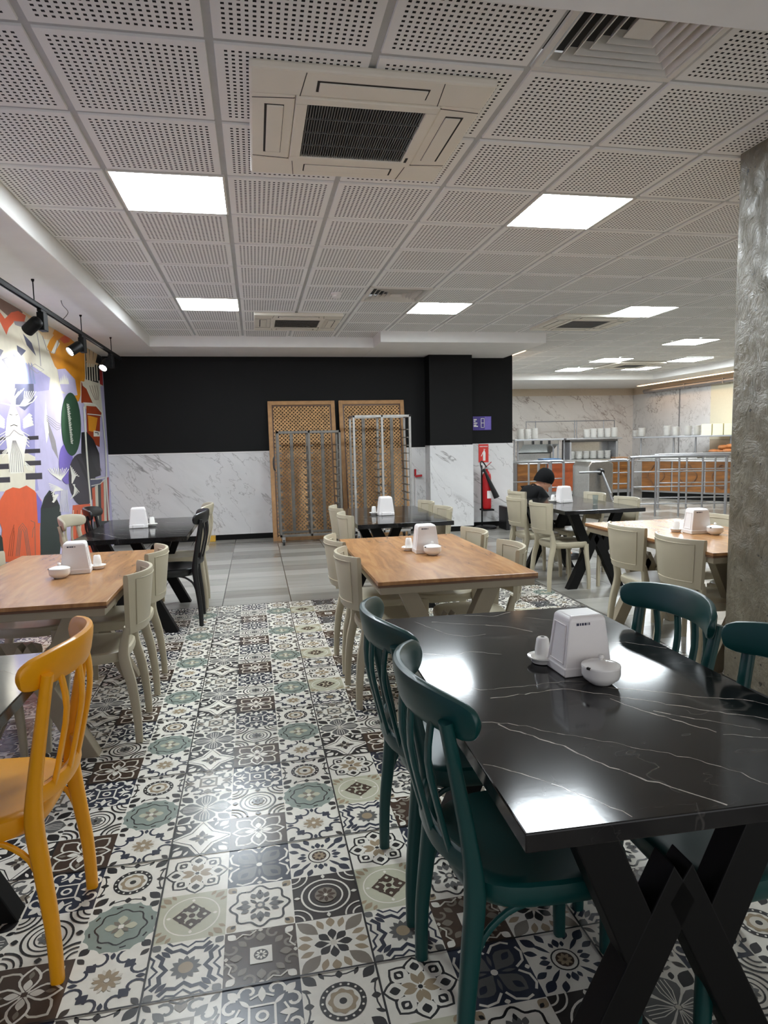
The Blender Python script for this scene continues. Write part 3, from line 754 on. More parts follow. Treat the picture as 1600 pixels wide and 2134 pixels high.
# lower half
mpoly(c2((-80, 0), (560, 0), (540, 900), (520, 1300), (430, 1330), (-80, 1330)), 'lil')
mpoly(c2((180, 0), (410, 0), (420, 200), (300, 330), (170, 240)), 'slate')
mpoly(c2((420, 100), (740, 60), (760, 700), (720, 960), (740, 1500), (500, 1500), (430, 1000)), 'lav')
mpoly(c2((560, 380), (680, 700), (720, 940), (640, 800), (590, 600)), 'gry'); mpoly(c2((560, 200), (600, 600), (570, 740), (540, 480)), 'wht')
for k in range(4): mline(c2((570, 390+k*20), (640, 430+k*30), (700, 480+k*30), (750, 500+k*15)), 1.4, 'gry')
mpoly(c2((-80, 900), (90, 840), (300, 840), (430, 900), (430, 1330), (-80, 1330)), 'cream')
for x0, x1, y0, y1 in ((335, 470, 640, 695), (290, 490, 800, 860), (300, 500, 945, 1012), (310, 515, 1098, 1185), (-80, 95, 812, 870), (-80, 103, 985, 1060), (-80, 118, 1150, 1225), (-80, 60, 655, 700)): mpoly(c2((x0, y0+8), (x1, y0), (x1+3, y1-8), (x0+4, y1)), 'dk')
mpoly(c2((130, 250), (170, 250), (240, 420), (250, 560), (330, 680), (300, 840), (280, 1100), (120, 1110), (90, 840), (60, 620), (80, 430)), 'wht')   # feathered figure
for k in range(9): mline(c2((150+k*4, 255), (110+k*12-20, 180), (20+k*34, 95-(k % 3)*20)), 1.7, 'wht')
for k in range(6): mline(c2((240+k*12, 270), (290+k*18, 190), (300+k*28, 90)), 1.6, 'wht')
mline(c2((0, 235), (130, 265), (300, 270), (400, 220), (450, 150)), 2.4, 'wht')
for g in (-1, 1):
    for k in range(4): mpoly(c2((165+g*110, 440+k*28), (165+g*(190+k*12), 360+k*36), (165+g*(230+k*6), 390+k*40), (165+g*120, 470+k*28)), 'wht'); mline(c2((165+g*60, 560+k*30), (165+g*120, 600+k*34), (165+g*190, 640+k*46)), 1.6, 'wht')
mline(c2((165, 570), (110, 640), (60, 660)), 1.5, 'gry'); mline(c2((165, 570), (230, 620), (280, 640)), 1.5, 'gry'); mline(c2((120, 520), (165, 505), (210, 520)), 1.6, 'dk'); mline(c2((110, 375), (145, 385)), 1.3, 'dk'); mline(c2((185, 385), (215, 375)), 1.3, 'dk')
for k in range(7): mline(c2((150+k*6, 700), (125+k*22, 880), (105+k*30, 1090)), .9, 'gry')
for k in range(4): mline(c2((20, 850+k*20), (80, 800+k*14), (120, 700+k*10)), 1.3, 'wht'); mline(c2((300, 960+k*10), (340, 1000+k*20), (400, 1040+k*10)), 1.3, 'wht')
mpoly(c2((-60, 1560), (0, 1420), (60, 1320), (150, 1278), (235, 1292), (320, 1255), (420, 1320), (505, 1440), (485, 1800), (495, 2200), (-20, 2200), (20, 1800)), 'org')
mpoly(c2((440, 1340), (510, 1460), (500, 1720), (460, 1720)), 'pur')
for dx, w in ((0, 1.0), (24, .75), (48, .5)): mline(c2((95+dx, 2130), (120+dx, 1900), (165, 1740+dx*1.5)), 1.4, 'rst'); mline(c2((190+dx*.8, 2130), (225+dx*.6, 1780+dx), (270, 1720+dx*1.4), (320-dx*.6, 1790+dx), (370-dx*.8, 2130)), 1.5, 'brn')
mline(c2((370, 1690), (420, 1710), (430, 2130)), 1.5, 'brn'); mline(c2((390, 1900), (400, 1800), (420, 1760)), 1.2, 'brn')
mpoly(c2((495, 2200), (495, 1540), (540, 1400), (600, 1315), (660, 1340), (730, 1500), (770, 1780), (720, 2200)), 'dgrn'); mpoly(c2((510, 1540), (560, 1400), (620, 1335), (690, 1420), (720, 1500), (620, 1530)), 'blk')
mpoly(c2((-60, 1800), (20, 1900), (50, 2200), (-60, 2200)), 'dgrn')
mpoly(ell(137, 967, 15, 42, -.05), 'pur')
mpoly(c2((730, 1290), (830, 1260), (900, 1440), (880, 1640), (750, 1640)), 'lav')
mpoly(ell(170, 1000, 28, 55, -.08), 'dk')
for k in range(6): mline(c2((940+k*14, 900+k*18), (1000+k*14, 1050+k*20), (1060+k*4, 1180+k*10)), 1.0, 'blk')
mpoly(c2((1010, 0), (1220, 0), (1260, 300), (1240, 400), (1040, 300)), 'cream'); mpoly(c2((1010, 20), (1060, 60), (1140, 240), (1020, 240)), 'rst')
for k in range(4): mline(c2((1100+k*30, 20), (1120+k*28, 90), (1170+k*12, 200)), 1.0, 'brn')
mpoly(c2((1060, 270), (1180, 280), (1250, 360), (1230, 420), (1225, 780), (1150, 740), (1070, 600)), 'rst'); mpoly(c2((1080, 390), (1200, 420), (1170, 600), (1090, 580)), 'yel')
mpoly(c2((1000, 600), (1060, 590), (1150, 690), (1220, 860), (1240, 1130), (1100, 1180), (1000, 900)), 'blk')
for k in range(5): mline(c2((1110+k*14, 780), (1140+k*14, 950), (1200+k*12, 1080)), 1.0, 'dk')
mpoly(c2((1150, 575), (1230, 590), (1225, 650), (1150, 650)), 'wht'); mline(c2((1165, 600), (1205, 605), (1205, 630)), 2, 'dk')
mpoly(c2((1080, 1190), (1260, 1180), (1250, 1250), (1090, 1280)), 'slate')
for k, c in enumerate(('org', 'cream', 'dgrn', 'org', 'cream', 'red')): mpoly(c2((1130+k*36, 1290-k*26), (1168+k*34, 1270-k*24), (1190+k*31, 1720), (1150+k*33, 1720)), c)
mpoly(c2((890, 1500), (1120, 1480), (1150, 2200), (860, 2200)), 'org')
for k in range(4): mline(c2((900+k*48, 1560), (890+k*50, 1800), (900+k*50, 2150)), 1.6, 'rst' if k % 2 else 'cream')
mpoly(c2((1150, 1700), (1360, 1690), (1370, 2200), (1150, 2200)), 'dgrn')
mpoly(ell(147, 884, 20.5, 66, -.03), 'grn')
for k in range(22): # looping white script down the green oval
    y = 250+k*22; mline(c2((815+k*2.4, y), (845+k*2.0+(k % 3)*6, y+6), (818+k*2.4, y+18), (842+k*2.4, y+26)), 1.7, 'wht')
for pts, w in ((((1030, 280), (1060, 800), (1085, 1150), (1120, 1520)), 3.4), (((1215, -40), (1250, 300), (1300, 800), (1310, 1150)), 2.6), (((1020, 235), (1120, 240), (1180, 265), (1240, 340)), 2.2), (((1070, 372), (1170, 380), (1250, 392)), 1.8), (((1110, 1180), (1200, 1175), (1310, 1150)), 2.2), (((1120, 1260), (1230, 1235), (1310, 1160)), 1.6), (((1305, 1150), (1340, 1690)), 2.6)): mline(c2(*pts), w, 'wht')
for k in range(11): mline(c2((740, 1190), (690-k*3+k*20-60, 1110), (580+k*26, 1050-(k % 2)*14)), 1.6, 'wht')
for k in range(7): mline(c2((880, 1230), (880+k*8, 1130), (860+k*18, 1010+k*22)), 1.8, 'wht'); mline(c2((890+k*4, 1240), (940-k*6, 1300+k*10), (970-k*18, 1340+k*14)), 1.5, 'wht')
for k in range(8): mline(c2((770, 1310), (700-k*6, 1270+k*8), (590+k*8, 1230+k*28)), 1.5, 'wht')
for k in range(6): mline(c2((750+k*14, 1310), (740+k*16, 1440), (730+k*22, 1580)), 1.0, 'wht')
for k in range(4): mpoly(c2((690-k*22, 1360+k*4), (715-k*22, 1368+k*4), (655+k*17, 1470-k*18), (630+k*17, 1460-k*18)), 'wht')
mu = flat('mural', MM, mp); tag(mu, 'large colourful painted mural of figures and shapes covering the left wall', 'mural')

# ================================================================== TABLES
M_vein = mat('marble_vein', (168, 162, 154), .12, spec=.38, noise=.35, nscale=25)
def veins(hw, hl):
    """fine pale veins lying in the table's surface"""
    b = MB(); rv = random.Random(11)
    V = [((-.38, -.23), (-.27, -.27), (-.17, -.35), (-.08, -.42), (.02, -.50), (.07, -.56), (.12, -.66), (.16, -.675)), ((-.30, -.27), (-.20, -.40), (-.14, -.52), (-.06, -.62), (-.02, -.67)),
         ((-.26, -.12), (-.06, -.10), (.08, -.20), (.18, -.28), (.30, -.37), (.385, -.44)), ((.04, -.11), (.16, -.17), (.24, -.23), (.33, -.26), (.385, -.33)),
         ((-.33, .02), (-.27, -.06), (-.14, -.06), (-.02, -.05), (.04, -.08)), ((.02, -.19), (.06, -.27), (.12, -.36), (.15, -.41)), ((.08, -.28), (.18, -.36), (.25, -.42)),
         ((-.30, .62), (-.22, .44), (-.17, .40), (-.10, .41)), ((-.24, .60), (-.12, .54), (.0, .48), (.06, .40)), ((.16, -.42), (.26, -.47), (.385, -.53)), ((.10, .58), (.2, .50), (.28, .52), (.385, .42)),
         ((-.385, .28), (-.28, .22), (-.2, .25), (-.12, .20)), ((.12, .30), (.2, .24), (.3, .22), (.385, .14)), ((-.385, -.44), (-.3, -.52), (-.24, -.6), (-.2, -.67)), ((.2, -.54), (.3, -.6), (.385, -.66)), ((-.1, .66), (.0, .62), (.08, .66))]
    for pts in V:
        P = []
        for i in range(len(pts)-1):
            n = max(2, int(math.hypot(pts[i+1][0]-pts[i][0], pts[i+1][1]-pts[i][1])/.018))
            for k in range(n):
                f = k/n; P.append((pts[i][0]*(1-f)+pts[i+1][0]*f+rv.uniform(-.004, .004), pts[i][1]*(1-f)+pts[i+1][1]*f+rv.uniform(-.004, .004)))
        P.append(pts[-1]); W0 = rv.uniform(.0008, .0019)
        for i in range(len(P)-1):
            (x0, y0), (x1, y1) = P[i], P[i+1]; dx, dy = x1-x0, y1-y0; l = math.hypot(dx, dy) or 1; w = W0*(.35+rv.random())
            nx, ny = -dy/l*w, dx/l*w
            q = [(max(-hw+.004, min(hw-.004, x)), max(-hl+.004, min(hl-.004, y)), .7502) for x, y in ((x0-nx, y0-ny), (x1-nx, y1-ny), (x1+nx, y1+ny), (x0+nx, y0+ny))]
            b.add(q, [(0, 1, 2, 3)])
    return b
def make_table(loc, label, kind, L=1.36, Wd=.79):
    t = thing('dining_table', label, 'table', (*loc, 0), 0, 'black marble dining tables' if kind == 'black' else 'wood topped dining tables')
    hl, hw = L/2, Wd/2
    if kind == 'black':
        top = MB().box(-hw, hw, -hl, hl, .715, .75); top.cur = 1; vv = veins(hw, hl); top.add(vv.v, vv.f)
        top.build('tabletop', [M_bmarble, M_vein], t, bevel=.003); mf = M_black
    else:
        top = MB().box(-hw, hw, -hl, hl, .732, .75).build('tabletop', M_wood, t, bevel=.002); mf = M_creamframe
        MB().box(-hw+.001, hw-.001, -hl+.001, hl-.001, .722, .7315).build('edge_band', M_woodedge, top)
        MB().box(-hw+.012, hw-.012, -hl+.012, hl-.012, .686, .7215).build('apron', mf, t, bevel=.003)
    zt = .714 if kind == 'black' else .688
    for y in (-hl+.19, hl-.19):
        b = MB()
        for g in (-1, 1):
            b.add([(x, y+d, z) for d in (-.035, .035) for x, z in ((g*.285, 0), (g*.19, 0), (-g*.03, .46), (g*.02, .54))], [(0, 1, 2, 3), (7, 6, 5, 4), (0, 4, 5, 1), (1, 5, 6, 2), (2, 6, 7, 3), (3, 7, 4, 0)])
            b.add([(x, y+d, z) for d in (-.034, .034) for x, z in ((g*.275, zt), (g*.185, zt), (g*.03, .36), (g*.115, .33))], [(0, 1, 2, 3), (7, 6, 5, 4), (0, 4, 5, 1), (1, 5, 6, 2), (2, 6, 7, 3), (3, 7, 4, 0)])
        b.build('leg_frame', mf, t, bevel=.003)
        MB().box(-.36, .36, y-.04, y+.04, zt-.006, zt).build('mounting_plate', mf, t)
    return t
TB = make_table((.818, 1.630), 'large black marble table with X legs at the lower right, nearest the camera', 'black')
dup(TB, (1.16, 5.78, 0), 0, 'black marble table in front of the steel bakery racks')
dup(TB, (-.91, 5.60, 0), 0, 'black marble table by the mural near the back wall')
dup(TB, (3.065, 6.085, 0), 0, 'black topped table where the person in a beanie sits')
dup(TB, (-1.035, 1.545, 0), 0, 'black table at the left edge in front of the yellow chair')
TB.rotation_euler.z = -.022
TW = make_table((.925, 3.67), 'wood topped table with cream legs in the middle of the room', 'wood', 1.44)
dup(TW, (-1.04, 3.63, 0), 0, 'wood topped table at the left, below the mural')
dup(TW, (2.83, 3.88, 0), 0, 'wood topped table at the right, half behind the concrete pillar')

# ================================================================== CHAIRS (front = +x, origin under the seat)
def seat_rings(zt, th, fx, bx, wf, wb, n=32, dish=.008):
    def o(s_, z):
        out = []
        for k in range(n):
            a = 2*PI*k/n; c, sn = math.cos(a), math.sin(a)
            c = math.copysign(abs(c)**.62, c); sn = math.copysign(abs(sn)**.62, sn)
            x = (fx if c > 0 else -bx)*abs(c)*s_ if True else 0
            w = wb+(wf-wb)*((x+bx)/(fx+bx)); out.append((x, sn*w*s_, z))
        return out
    return [o(.93, zt-th), o(.985, zt-th*.75), o(1, zt-th*.4), o(.99, zt-.006), o(.95, zt), o(.8, zt-dish*.5), o(.5, zt-dish), o(.15, zt-dish*1.1)]
def make_solid_chair(loc, rz, label, group):
    t = thing('dining_chair', label, 'chair', (*loc, 0), rz, group); m_ = M_cream
    MB().rings(seat_rings(.445, .055, .205, .2, .205, .185)).build('seat', m_, t, smooth=True)
    for g in (-1, 1):
        MB().sweep([(-.225, g*.185, 0), (-.222, g*.18, .12), (-.205, g*.172, .28), (-.178, g*.165, .40), (-.180, g*.165, .47), (-.200, g*.172, .56)],
                   [(.028, .034), (.03, .038), (.034, .046), (.036, .05), (.034, .044), (.03, .03)], up=(0, 1, 0), p=4, n=12).build('leg', m_, t, smooth=True)
        MB().sweep([(.175, g*.182, 0), (.172, g*.18, .15), (.155, g*.17, .32), (.15, g*.165, .42)], [(.028, .03), (.03, .034), (.038, .042), (.042, .046)], up=(0, 1, 0), p=4, n=12).build('leg', m_, t, smooth=True)
    # curved backrest shell with a recessed panel
    n = 16; rs = []
    def px(y, z): return -.262+.088*(abs(y)/.215)**2.2-.035*(z-.5)/.3
    b = MB(); zs = (.525, .535, .80, .812)
    grid = []
    for z in zs:
        hw = .182+.03*(z-.52)/.29
        grid.append([(hw*(2*k/n-1), z) for k in range(n+1)])
    fr = [[(px(y, z)+.011, y, z) for y, z in r] for r in grid]; bk = [[(px(y, z)-.011, y, z) for y, z in r] for r in grid]
    ringsq = []
    for k in range(n+1):
        ringsq.append([Vector(fr[0][k])+Vector((-.004, 0, 0)), Vector(fr[1][k]), Vector(fr[2][k]), Vector(fr[3][k])+Vector((-.004, 0, 0)), Vector(bk[3][k])+Vector((.004, 0, 0)), Vector(bk[2][k]), Vector(bk[1][k]), Vector(bk[0][k])+Vector((.004, 0, 0))])
    b.rings(ringsq); back = b.build('backrest', m_, t, smooth=True)
    b = MB()
    for sd in (1, -1):
        P = lambda y, z, o=.0125: Vector((px(y, z)+sd*o, y, z))
        pts = [P(.15*(2*k/10-1), .565) for k in range(11)]+[P(.172*(1-2*k/10), .785) for k in range(11)]
        b.sweep(pts+[pts[0]], (.005, .005), n=6, up=(1, 0, 0), sub=1)
    b.build('panel_border', m_, back, smooth=True)
    return t
def make_slat_chair(loc, rz, label, group, m_):
    t = thing('dining_chair', label, 'chair', (*loc, 0), rz, group)
    MB().rings(seat_rings(.455, .06, .21, .2, .215, .19)).build('seat', m_, t, smooth=True)
    rail = lambda y: -.292+.085*(abs(y)/.225)**2.0
    for g in (-1, 1):
        MB().sweep([(-.215, g*.19, 0), (-.212, g*.187, .15), (-.195, g*.18, .32), (-.185, g*.178, .44), (-.198, g*.182, .56), (-.228, g*.19, .72), (-.25, g*.195, .835)],
                   [(.032, .034), (.034, .036), (.038, .042), (.04, .046), (.036, .036), (.034, .03), (.034, .028)], p=3, n=12).build('leg', m_, t, smooth=True)
        MB().sweep([(.185, g*.188, 0), (.182, g*.186, .16), (.168, g*.178, .32), (.16, g*.172, .42)], [(.03, .03), (.033, .034), (.038, .04), (.042, .042)], p=3, n=12).build('leg', m_, t, smooth=True)
        MB().sweep([(-.19, g*.178, .27), (-.165, g*.176, .34), (-.11, g*.172, .385), (-.05, g*.17, .40)], (.014, .016), p=2.2, n=8).build('brace', m_, t, smooth=True)
        MB().sweep([(.172, g*.18, .27), (.15, g*.176, .34), (.10, g*.172, .385), (.04, g*.17, .40)], (.014, .016), p=2.2, n=8).build('brace', m_, t, smooth=True)
    ys = [-.24, -.234, -.21, -.15, -.075, 0, .075, .15, .21, .234, .24]
    hs = [.02, .06, .085, .094, .098, .1, .098, .094, .085, .06, .02]
    MB().sweep([(rail(y)+.0, y, .848-.012*(abs(y)/.23)**3) for y in ys], [(h, .026 if abs(y) < .23 else .02) for y, h in zip(ys, hs)], up=(-.18, 0, 1), p=3.2, n=14, sub=3).build('top_rail', m_, t, smooth=True)
    MB().sweep([(-.19-.05*(1-(y/.18)**2), y, .505) for y in (-.18, -.12, -.05, .05, .12, .18)], (.05, .022), up=(0, 0, 1), p=3, n=10).build('lower_rail', m_, t, smooth=True)
    for y in (-.115, -.04, .04, .115):
        yy = y*1.12
        MB().sweep([(-.19-.05*(1-(y/.18)**2), y, .50), (-.215-.05*(1-(y/.18)**2), y*1.04, .60), (-.24-.05*(1-(y/.18)**2), yy*.98, .72), (rail(yy)+.004, yy, .82)], (.027, .014), p=3, n=10).build('slat', m_, t, smooth=True)
    return t
G_T1 = 'dark green slat chairs round the near black table'
g0 = make_slat_chair((.60, 1.42), 0, 'dark green slat-back chair nearest the camera, left side of the near table', G_T1, M_green)
dup(g0, (.60, 1.93, 0), .02, 'dark green slat-back chair behind the nearest green one, left of the table')
dup(g0, (1.07, 1.88, 0), PI, 'dark green slat-back chair at the far right of the near marble table')
dup(g0, (1.07, 1.34, 0), PI+.03, 'dark green chair cut by the right edge, in front of the concrete pillar')
make_slat_chair((-.785, 1.93), PI, 'bright yellow slat-back chair at the left edge', None, M_yellow)
k0 = make_slat_chair((-.69, 5.40), PI+.03, 'black slat-back chair on the aisle side of the back left table', 'black slat chairs', M_blackchair)
dup(k0, (-1.17, 6.05, 0), .05, 'black slat-back chair against the mural')
s0 = make_slat_chair((-.69, 5.98), PI+.03, 'cream slat-back chair right behind the black aisle chair', 'cream slat chairs', M_cream)
dup(s0, (-1.17, 5.33, 0), -.05, 'cream slat-back chair in front of the mural, left of the black table')
GC = 'cream solid-back dining chairs'
p0 = make_solid_chair((.70, 3.50), .03, 'cream solid-back chair on the near left of the middle wood table', GC)
for x, y, r, lb in (
    (.70, 4.05, .02, 'cream chair on the far left of the middle wood table'), (1.15, 3.48, PI-.12, 'cream chair on the near right of the middle wood table'), (1.15, 4.08, PI, 'cream chair on the far right of the middle wood table'),
    (.95, 5.43, .03, 'cream chair at the near left of the table by the racks'), (.95, 6.06, .02, 'cream chair at the far left of the table by the racks'),
    (1.38, 5.62, PI, 'cream chair at the near right of the table by the racks'), (1.38, 6.22, PI, 'cream chair at the far right of the table by the racks, before the marble column'),
    (-.83, 3.36, PI+.03, 'cream chair at the near aisle side of the left wood table, behind the yellow chair'), (-.83, 3.97, PI+.02, 'cream chair at the far aisle side of the left wood table'),
    (-1.26, 3.3, 0, 'cream chair under the left wood table on its wall side, nearer'), (-1.26, 3.95, 0, 'cream chair at the left frame edge beneath the orange paint'),
    (2.80, 5.72, .03, 'cream chair at the near left of the table where the person sits'), (2.80, 6.30, .02, 'cream chair beside the fire extinguisher, left of the person'),
    (3.29, 5.80, PI, 'cream chair at the near right of the table with the person'), (3.29, 6.42, PI, 'cream chair at the far right of the table with the person, by the turnstile'),
    (2.63, 3.44, .06, 'cream chair left of the right wood table, nearest the pillar'), (2.63, 3.99, .02, 'cream chair left of the right wood table, behind the nearer one'),
    (3.06, 4.2, PI, 'cream chair behind the napkin box on the right wood table'), (3.06, 3.62, PI, 'cream chair mostly hidden behind the concrete pillar')):
    dup(p0, (x, y, 0), r, lb)
pc = dup(p0, (3.13, 7.10, 0), .05, 'cream chair under the person in the beanie')

# ================================================================== TABLE SETTINGS
def make_dispenser(x, y, z, rz, label):
    t = thing('napkin_dispenser', label, 'napkin dispenser', (x, y, z), rz, 'white napkin dispensers')
    b = MB(); rs = []
    for zz, a, d in ((0, .071, .055), (.022, .071, .055), (.026, .069, .053), (.15, .054, .046), (.158, .052, .044), (.165, .044, .036)):
        rs.append([(sx*a, sy*d, zz) for sx, sy in ((-1, -1), (1, -1), (1, 1), (-1, 1))])
    b.rings(rs).build('body', M_white, t, bevel=.004)
    for g in (-1, 1):
        q = MB().add([(g*(.0705 if zz < .06 else .0565), yy, zz) for yy, zz in ((-.036, .035), (.036, .035), (.031, .135), (-.031, .135))], [(0, 1, 2, 3)]); s_ = MB()
        P = [Vector((g*.0690, -.037, .035)), Vector((g*.0690, .037, .035)), Vector((g*.0572, .031, .138)), Vector((g*.0572, -.031, .138))]
        s_.sweep(P+[P[0]], (.003, .003), n=6, up=(1, 0, 0), sub=1).build('side_panel_border', M_white, t)
    q = MB(); yf = lambda zz: -.053+(zz-.026)/(.124)*.007-.0006
    for x0, x1 in ((-.034, -.026), (-.024, -.02), (-.018, -.012), (-.010, -.004), (-.001, .001), (.003, .006)):
        q.add([(x0, yf(.139), .139), (x1, yf(.139), .139), (x1, yf(.146), .146), (x0, yf(.146), .146)], [(0, 1, 2, 3)])
    q.build('logo', M_ink, t)
    MB().box(-.045, .045, .05, .066, 0, .03).build('napkin_lip', M_white, t, bevel=.006)
    return t
def make_bowl(x, y, z, label, rz=.4):
    t = thing('sugar_bowl', label, 'sugar bowl', (x, y, z), rz, 'white lidded sugar bowls')
    MB().lathe([(.026, 0), (.03, .003), (.046, .016), (.05, .026), (.05, .046), (.047, .046)], n=28).build('bowl', M_ceramic, t, smooth=True)
    lid = MB().lathe([(.051, .0465), (.05, .05), (.034, .057), (.014, .061), (.004, .062)], n=28).build('lid', M_ceramic, t, smooth=True)
    MB().lathe([(.004, .060), (.0055, .066), (.009, .071), (.006, .077), (.001, .078)], n=14).build('knob', M_ceramic, lid, smooth=True)
    MB().box(-.052, -.038, -.005, .005, .046, .0515).build('spoon_notch', M_gap, t)
    return t
def make_shaker(x, y, z, label):
    t = thing('salt_shaker', label, 'salt shaker', (x, y, z), 0, 'white shakers on saucers')
    MB().lathe([(.021, 0), (.022, .03), (.0175, .062), (.014, .066), (.002, .067)], n=20).build('body', M_ceramic, t, smooth=True)
    MB().lathe([(.0, .0672), (.006, .0672)], n=8, cap=False).build('pour_holes', M_gap, t)
    return t
def make_saucer(x, y, z, label):
    t = MB().lathe([(.024, 0), (.03, .002), (.035, .014), (.043, .018), (.043, .021), (.033, .018), (.028, .008), (.001, .007)], n=28).build('saucer', M_ceramic, None, smooth=True)
    t.location = (x, y, z); return tag(t, label, 'saucer', 'white shaker saucers')
TZ = .7505
sets = [  # dispenser x,y,rz ; bowl ; shaker ; where
    (.862, 1.655, .03, (.868, 1.545), (.790, 1.735), 'near black marble table'),
    (.952, 3.70, .0, (.965, 3.595), (.872, 3.79), 'middle wood table'),
    (-.945, 3.655, .12, (-.995, 3.53), (-.862, 3.74), 'left wood table'),
    (2.845, 3.86, -.05, (2.905, 3.76), (2.765, 3.96), 'right wood table'),
    (1.115, 5.74, PI, None, (1.02, 5.80), 'black table by the racks'),
    (-.955, 5.60, PI+.1, None, (-.86, 5.66), 'black table by the mural'),
    (3.035, 6.17, PI+.1, (3.10, 6.27), (2.94, 6.22), "person's table")]
d0 = b0_ = s0_ = q0 = None
for x, y, r, bw, sh, where in sets:
    lb = 'white napkin dispenser on the '+where
    if d0 is None: d0 = make_dispenser(x, y, TZ, r, lb)
    else: dup(d0, (x, y, TZ), r, lb)
    if bw:
        lb = 'white lidded sugar bowl on the '+where
        if b0_ is None: b0_ = make_bowl(*bw, TZ, lb)
        else: dup(b0_, (*bw, TZ), .4, lb)
    lb, lq = 'small white shaker on the '+where, 'white saucer under the shaker on the '+where
    if s0_ is None: s0_ = make_shaker(*sh, TZ+.0085, lb); q0 = make_saucer(*sh, TZ, lq)
    else: dup(s0_, (*sh, TZ+.0085), 0, lb); dup(q0, (*sh, TZ), 0, lq)
# tumbler on the person's table
t = MB().lathe([(.022, 0), (.026, .09), (.0245, .09), (.020, .006), (.001, .005)], n=18).build('drinking_glass', mat('clear_glass', (225, 235, 235), .05, noise=.01), None, smooth=True)
gl = bpy.data.materials['clear_glass'].node_tree.nodes['Principled BSDF']; gl.inputs['Transmission Weight'].default_value = .9
t.location = (3.21, 5.86, TZ); tag(t, "clear drinking glass on the person's table", 'glass')

# ================================================================== BACK WALL: lattices, racks, signs, extinguisher
def make_lattice(x0, x1, label):
    H, Wd = 2.06, x1-x0; t = thing('lattice_panel', label, 'lattice panel', (x0, 9.60, 0), 0, 'tall wooden lattice panels'); t.rotation_euler = (-.165, 0, 0)
    b = MB(); f = .058
    for p in ((0, f, 0, H), (Wd-f, Wd, 0, H), (f, Wd-f, 0, f), (f, Wd-f, H-f, H)): b.box(p[0], p[1], 0, .045, p[2], p[3])
    b.build('frame', M_pine, t, bevel=.004)
    b = MB(); b.box(f, f+.02, .012, .03, f, H-f); b.box(Wd-f-.02, Wd-f, .012, .03, f, H-f); b.box(f, Wd-f, .012, .03, H-f-.02, H-f); b.build('inner_trim', M_woodedge, t)
    pitch = .054
    for g, yy in ((1, .018), (-1, .027)):
        b = MB(); x_0, x_1, z_0, z_1 = f, Wd-f, f, H-f
        c = -(H+Wd)
        while c < H+Wd:
            pts = []   # z = g*x + c clipped to the frame
            for x in (x_0, x_1):
                z = g*x+c
                if z_0 <= z <= z_1: pts.append((x, z))
            for z in (z_0, z_1):
                x = (z-c)/g
                if x_0 < x < x_1: pts.append((x, z))
            if len(pts) >= 2 and math.hypot(pts[0][0]-pts[1][0], pts[0][1]-pts[1][1]) > .03:
                b.bar((pts[0][0], yy, pts[0][1]), (pts[1][0], yy, pts[1][1]), .019, .008, up=(0, 1, 0))
            c += pitch
        b.build('lattice', M_lattice, t)
    return t
make_lattice(.20, 1.19, 'left wooden lattice panel leaning on the wall behind the dull rack')
make_lattice(1.25, 2.25, 'right wooden lattice panel leaning on the wall behind the bright rack')
def make_rack(x0, x1, H, label, mm, nlev, z0=.12):
    t = thing('bakery_rack', label, 'rack', (x0, 9.12, 0)); Wd = x1-x0; D = .36; s_ = .032
    for k, x in enumerate((s_/2, Wd/2, Wd-s_/2)):
        for y in (0, D): MB().box(x-s_/2, x+s_/2, y, y+.03, z0, H).build('post', mm, t, bevel=.003)
    for k, x in enumerate((Wd*.25, Wd*.75)): MB().box(x-.022, x+.022, D+.002, D+.026, z0, H-.03).build('rear_post', M_rack, t)
    for nm, za, zb in (('top_frame', H-.032, H), ('bottom_frame', z0, z0+.035)):
        b = MB()
        for y in (0, D): b.box(0, Wd, y, y+.032, za, zb)
        for x in (0, Wd/2-.016, Wd-.032): b.box(x, x+.032, .03, D, za, zb)
        b.build(nm, mm, t, bevel=.003)
    for k in range(nlev):
        z = z0+.1+k*(H-z0-.2)/nlev
        for x, g in ((.030, 1), (Wd/2-.02, -1), (Wd/2+.02, 1), (Wd-.030, -1)):
            MB().box(min(x, x+g*.035), max(x, x+g*.035), .0, D+.03, z, z+.012).build('runner', M_rack, t)
    for x in (.05, Wd-.05):
        for y in (.03, D):
            c = MB().lathe([(.03, -.014), (.042, -.012), (.042, .012), (.03, .014)], x, y, .044, 16, 'x').build('castor', M_blackplastic, t, smooth=True)
            MB().box(x-.022, x+.022, y-.02, y+.02, .05, z0).build('castor_fork', M_steel, c)
    return t
r1 = make_rack(.285, 1.165, 1.575, 'dull steel wheeled bakery rack in front of the left lattice', M_rack, 12)
MB().sweep([(-.03, -.01, 1.04), (-.05, -.02, 1.08), (-.05, -.02, 1.2), (-.03, -.01, 1.24)], (.02, .02), n=8, up=(0, 1, 0)).build('handle', M_blackplastic, r1, smooth=True)
make_rack(1.335, 2.165, 1.775, 'brighter taller steel bakery rack in front of the right lattice', M_rackb, 13)

t = thing('pipe_valve', 'thin white pipe with a red valve handle beside the right lattice', 'valve', (2.42, WB-.03, 0))
MB().tube([(0, 0, 0), (0, 0, .86)], .012).build('pipe', M_white, t)
MB().tube([(0, 0, .86), (0, 0, .97)], .016, 10).build('valve_stem', M_red, t); MB().bar((-.01, -.03, .86), (.10, -.03, .87), .02, .03).build('handle', M_red, t)

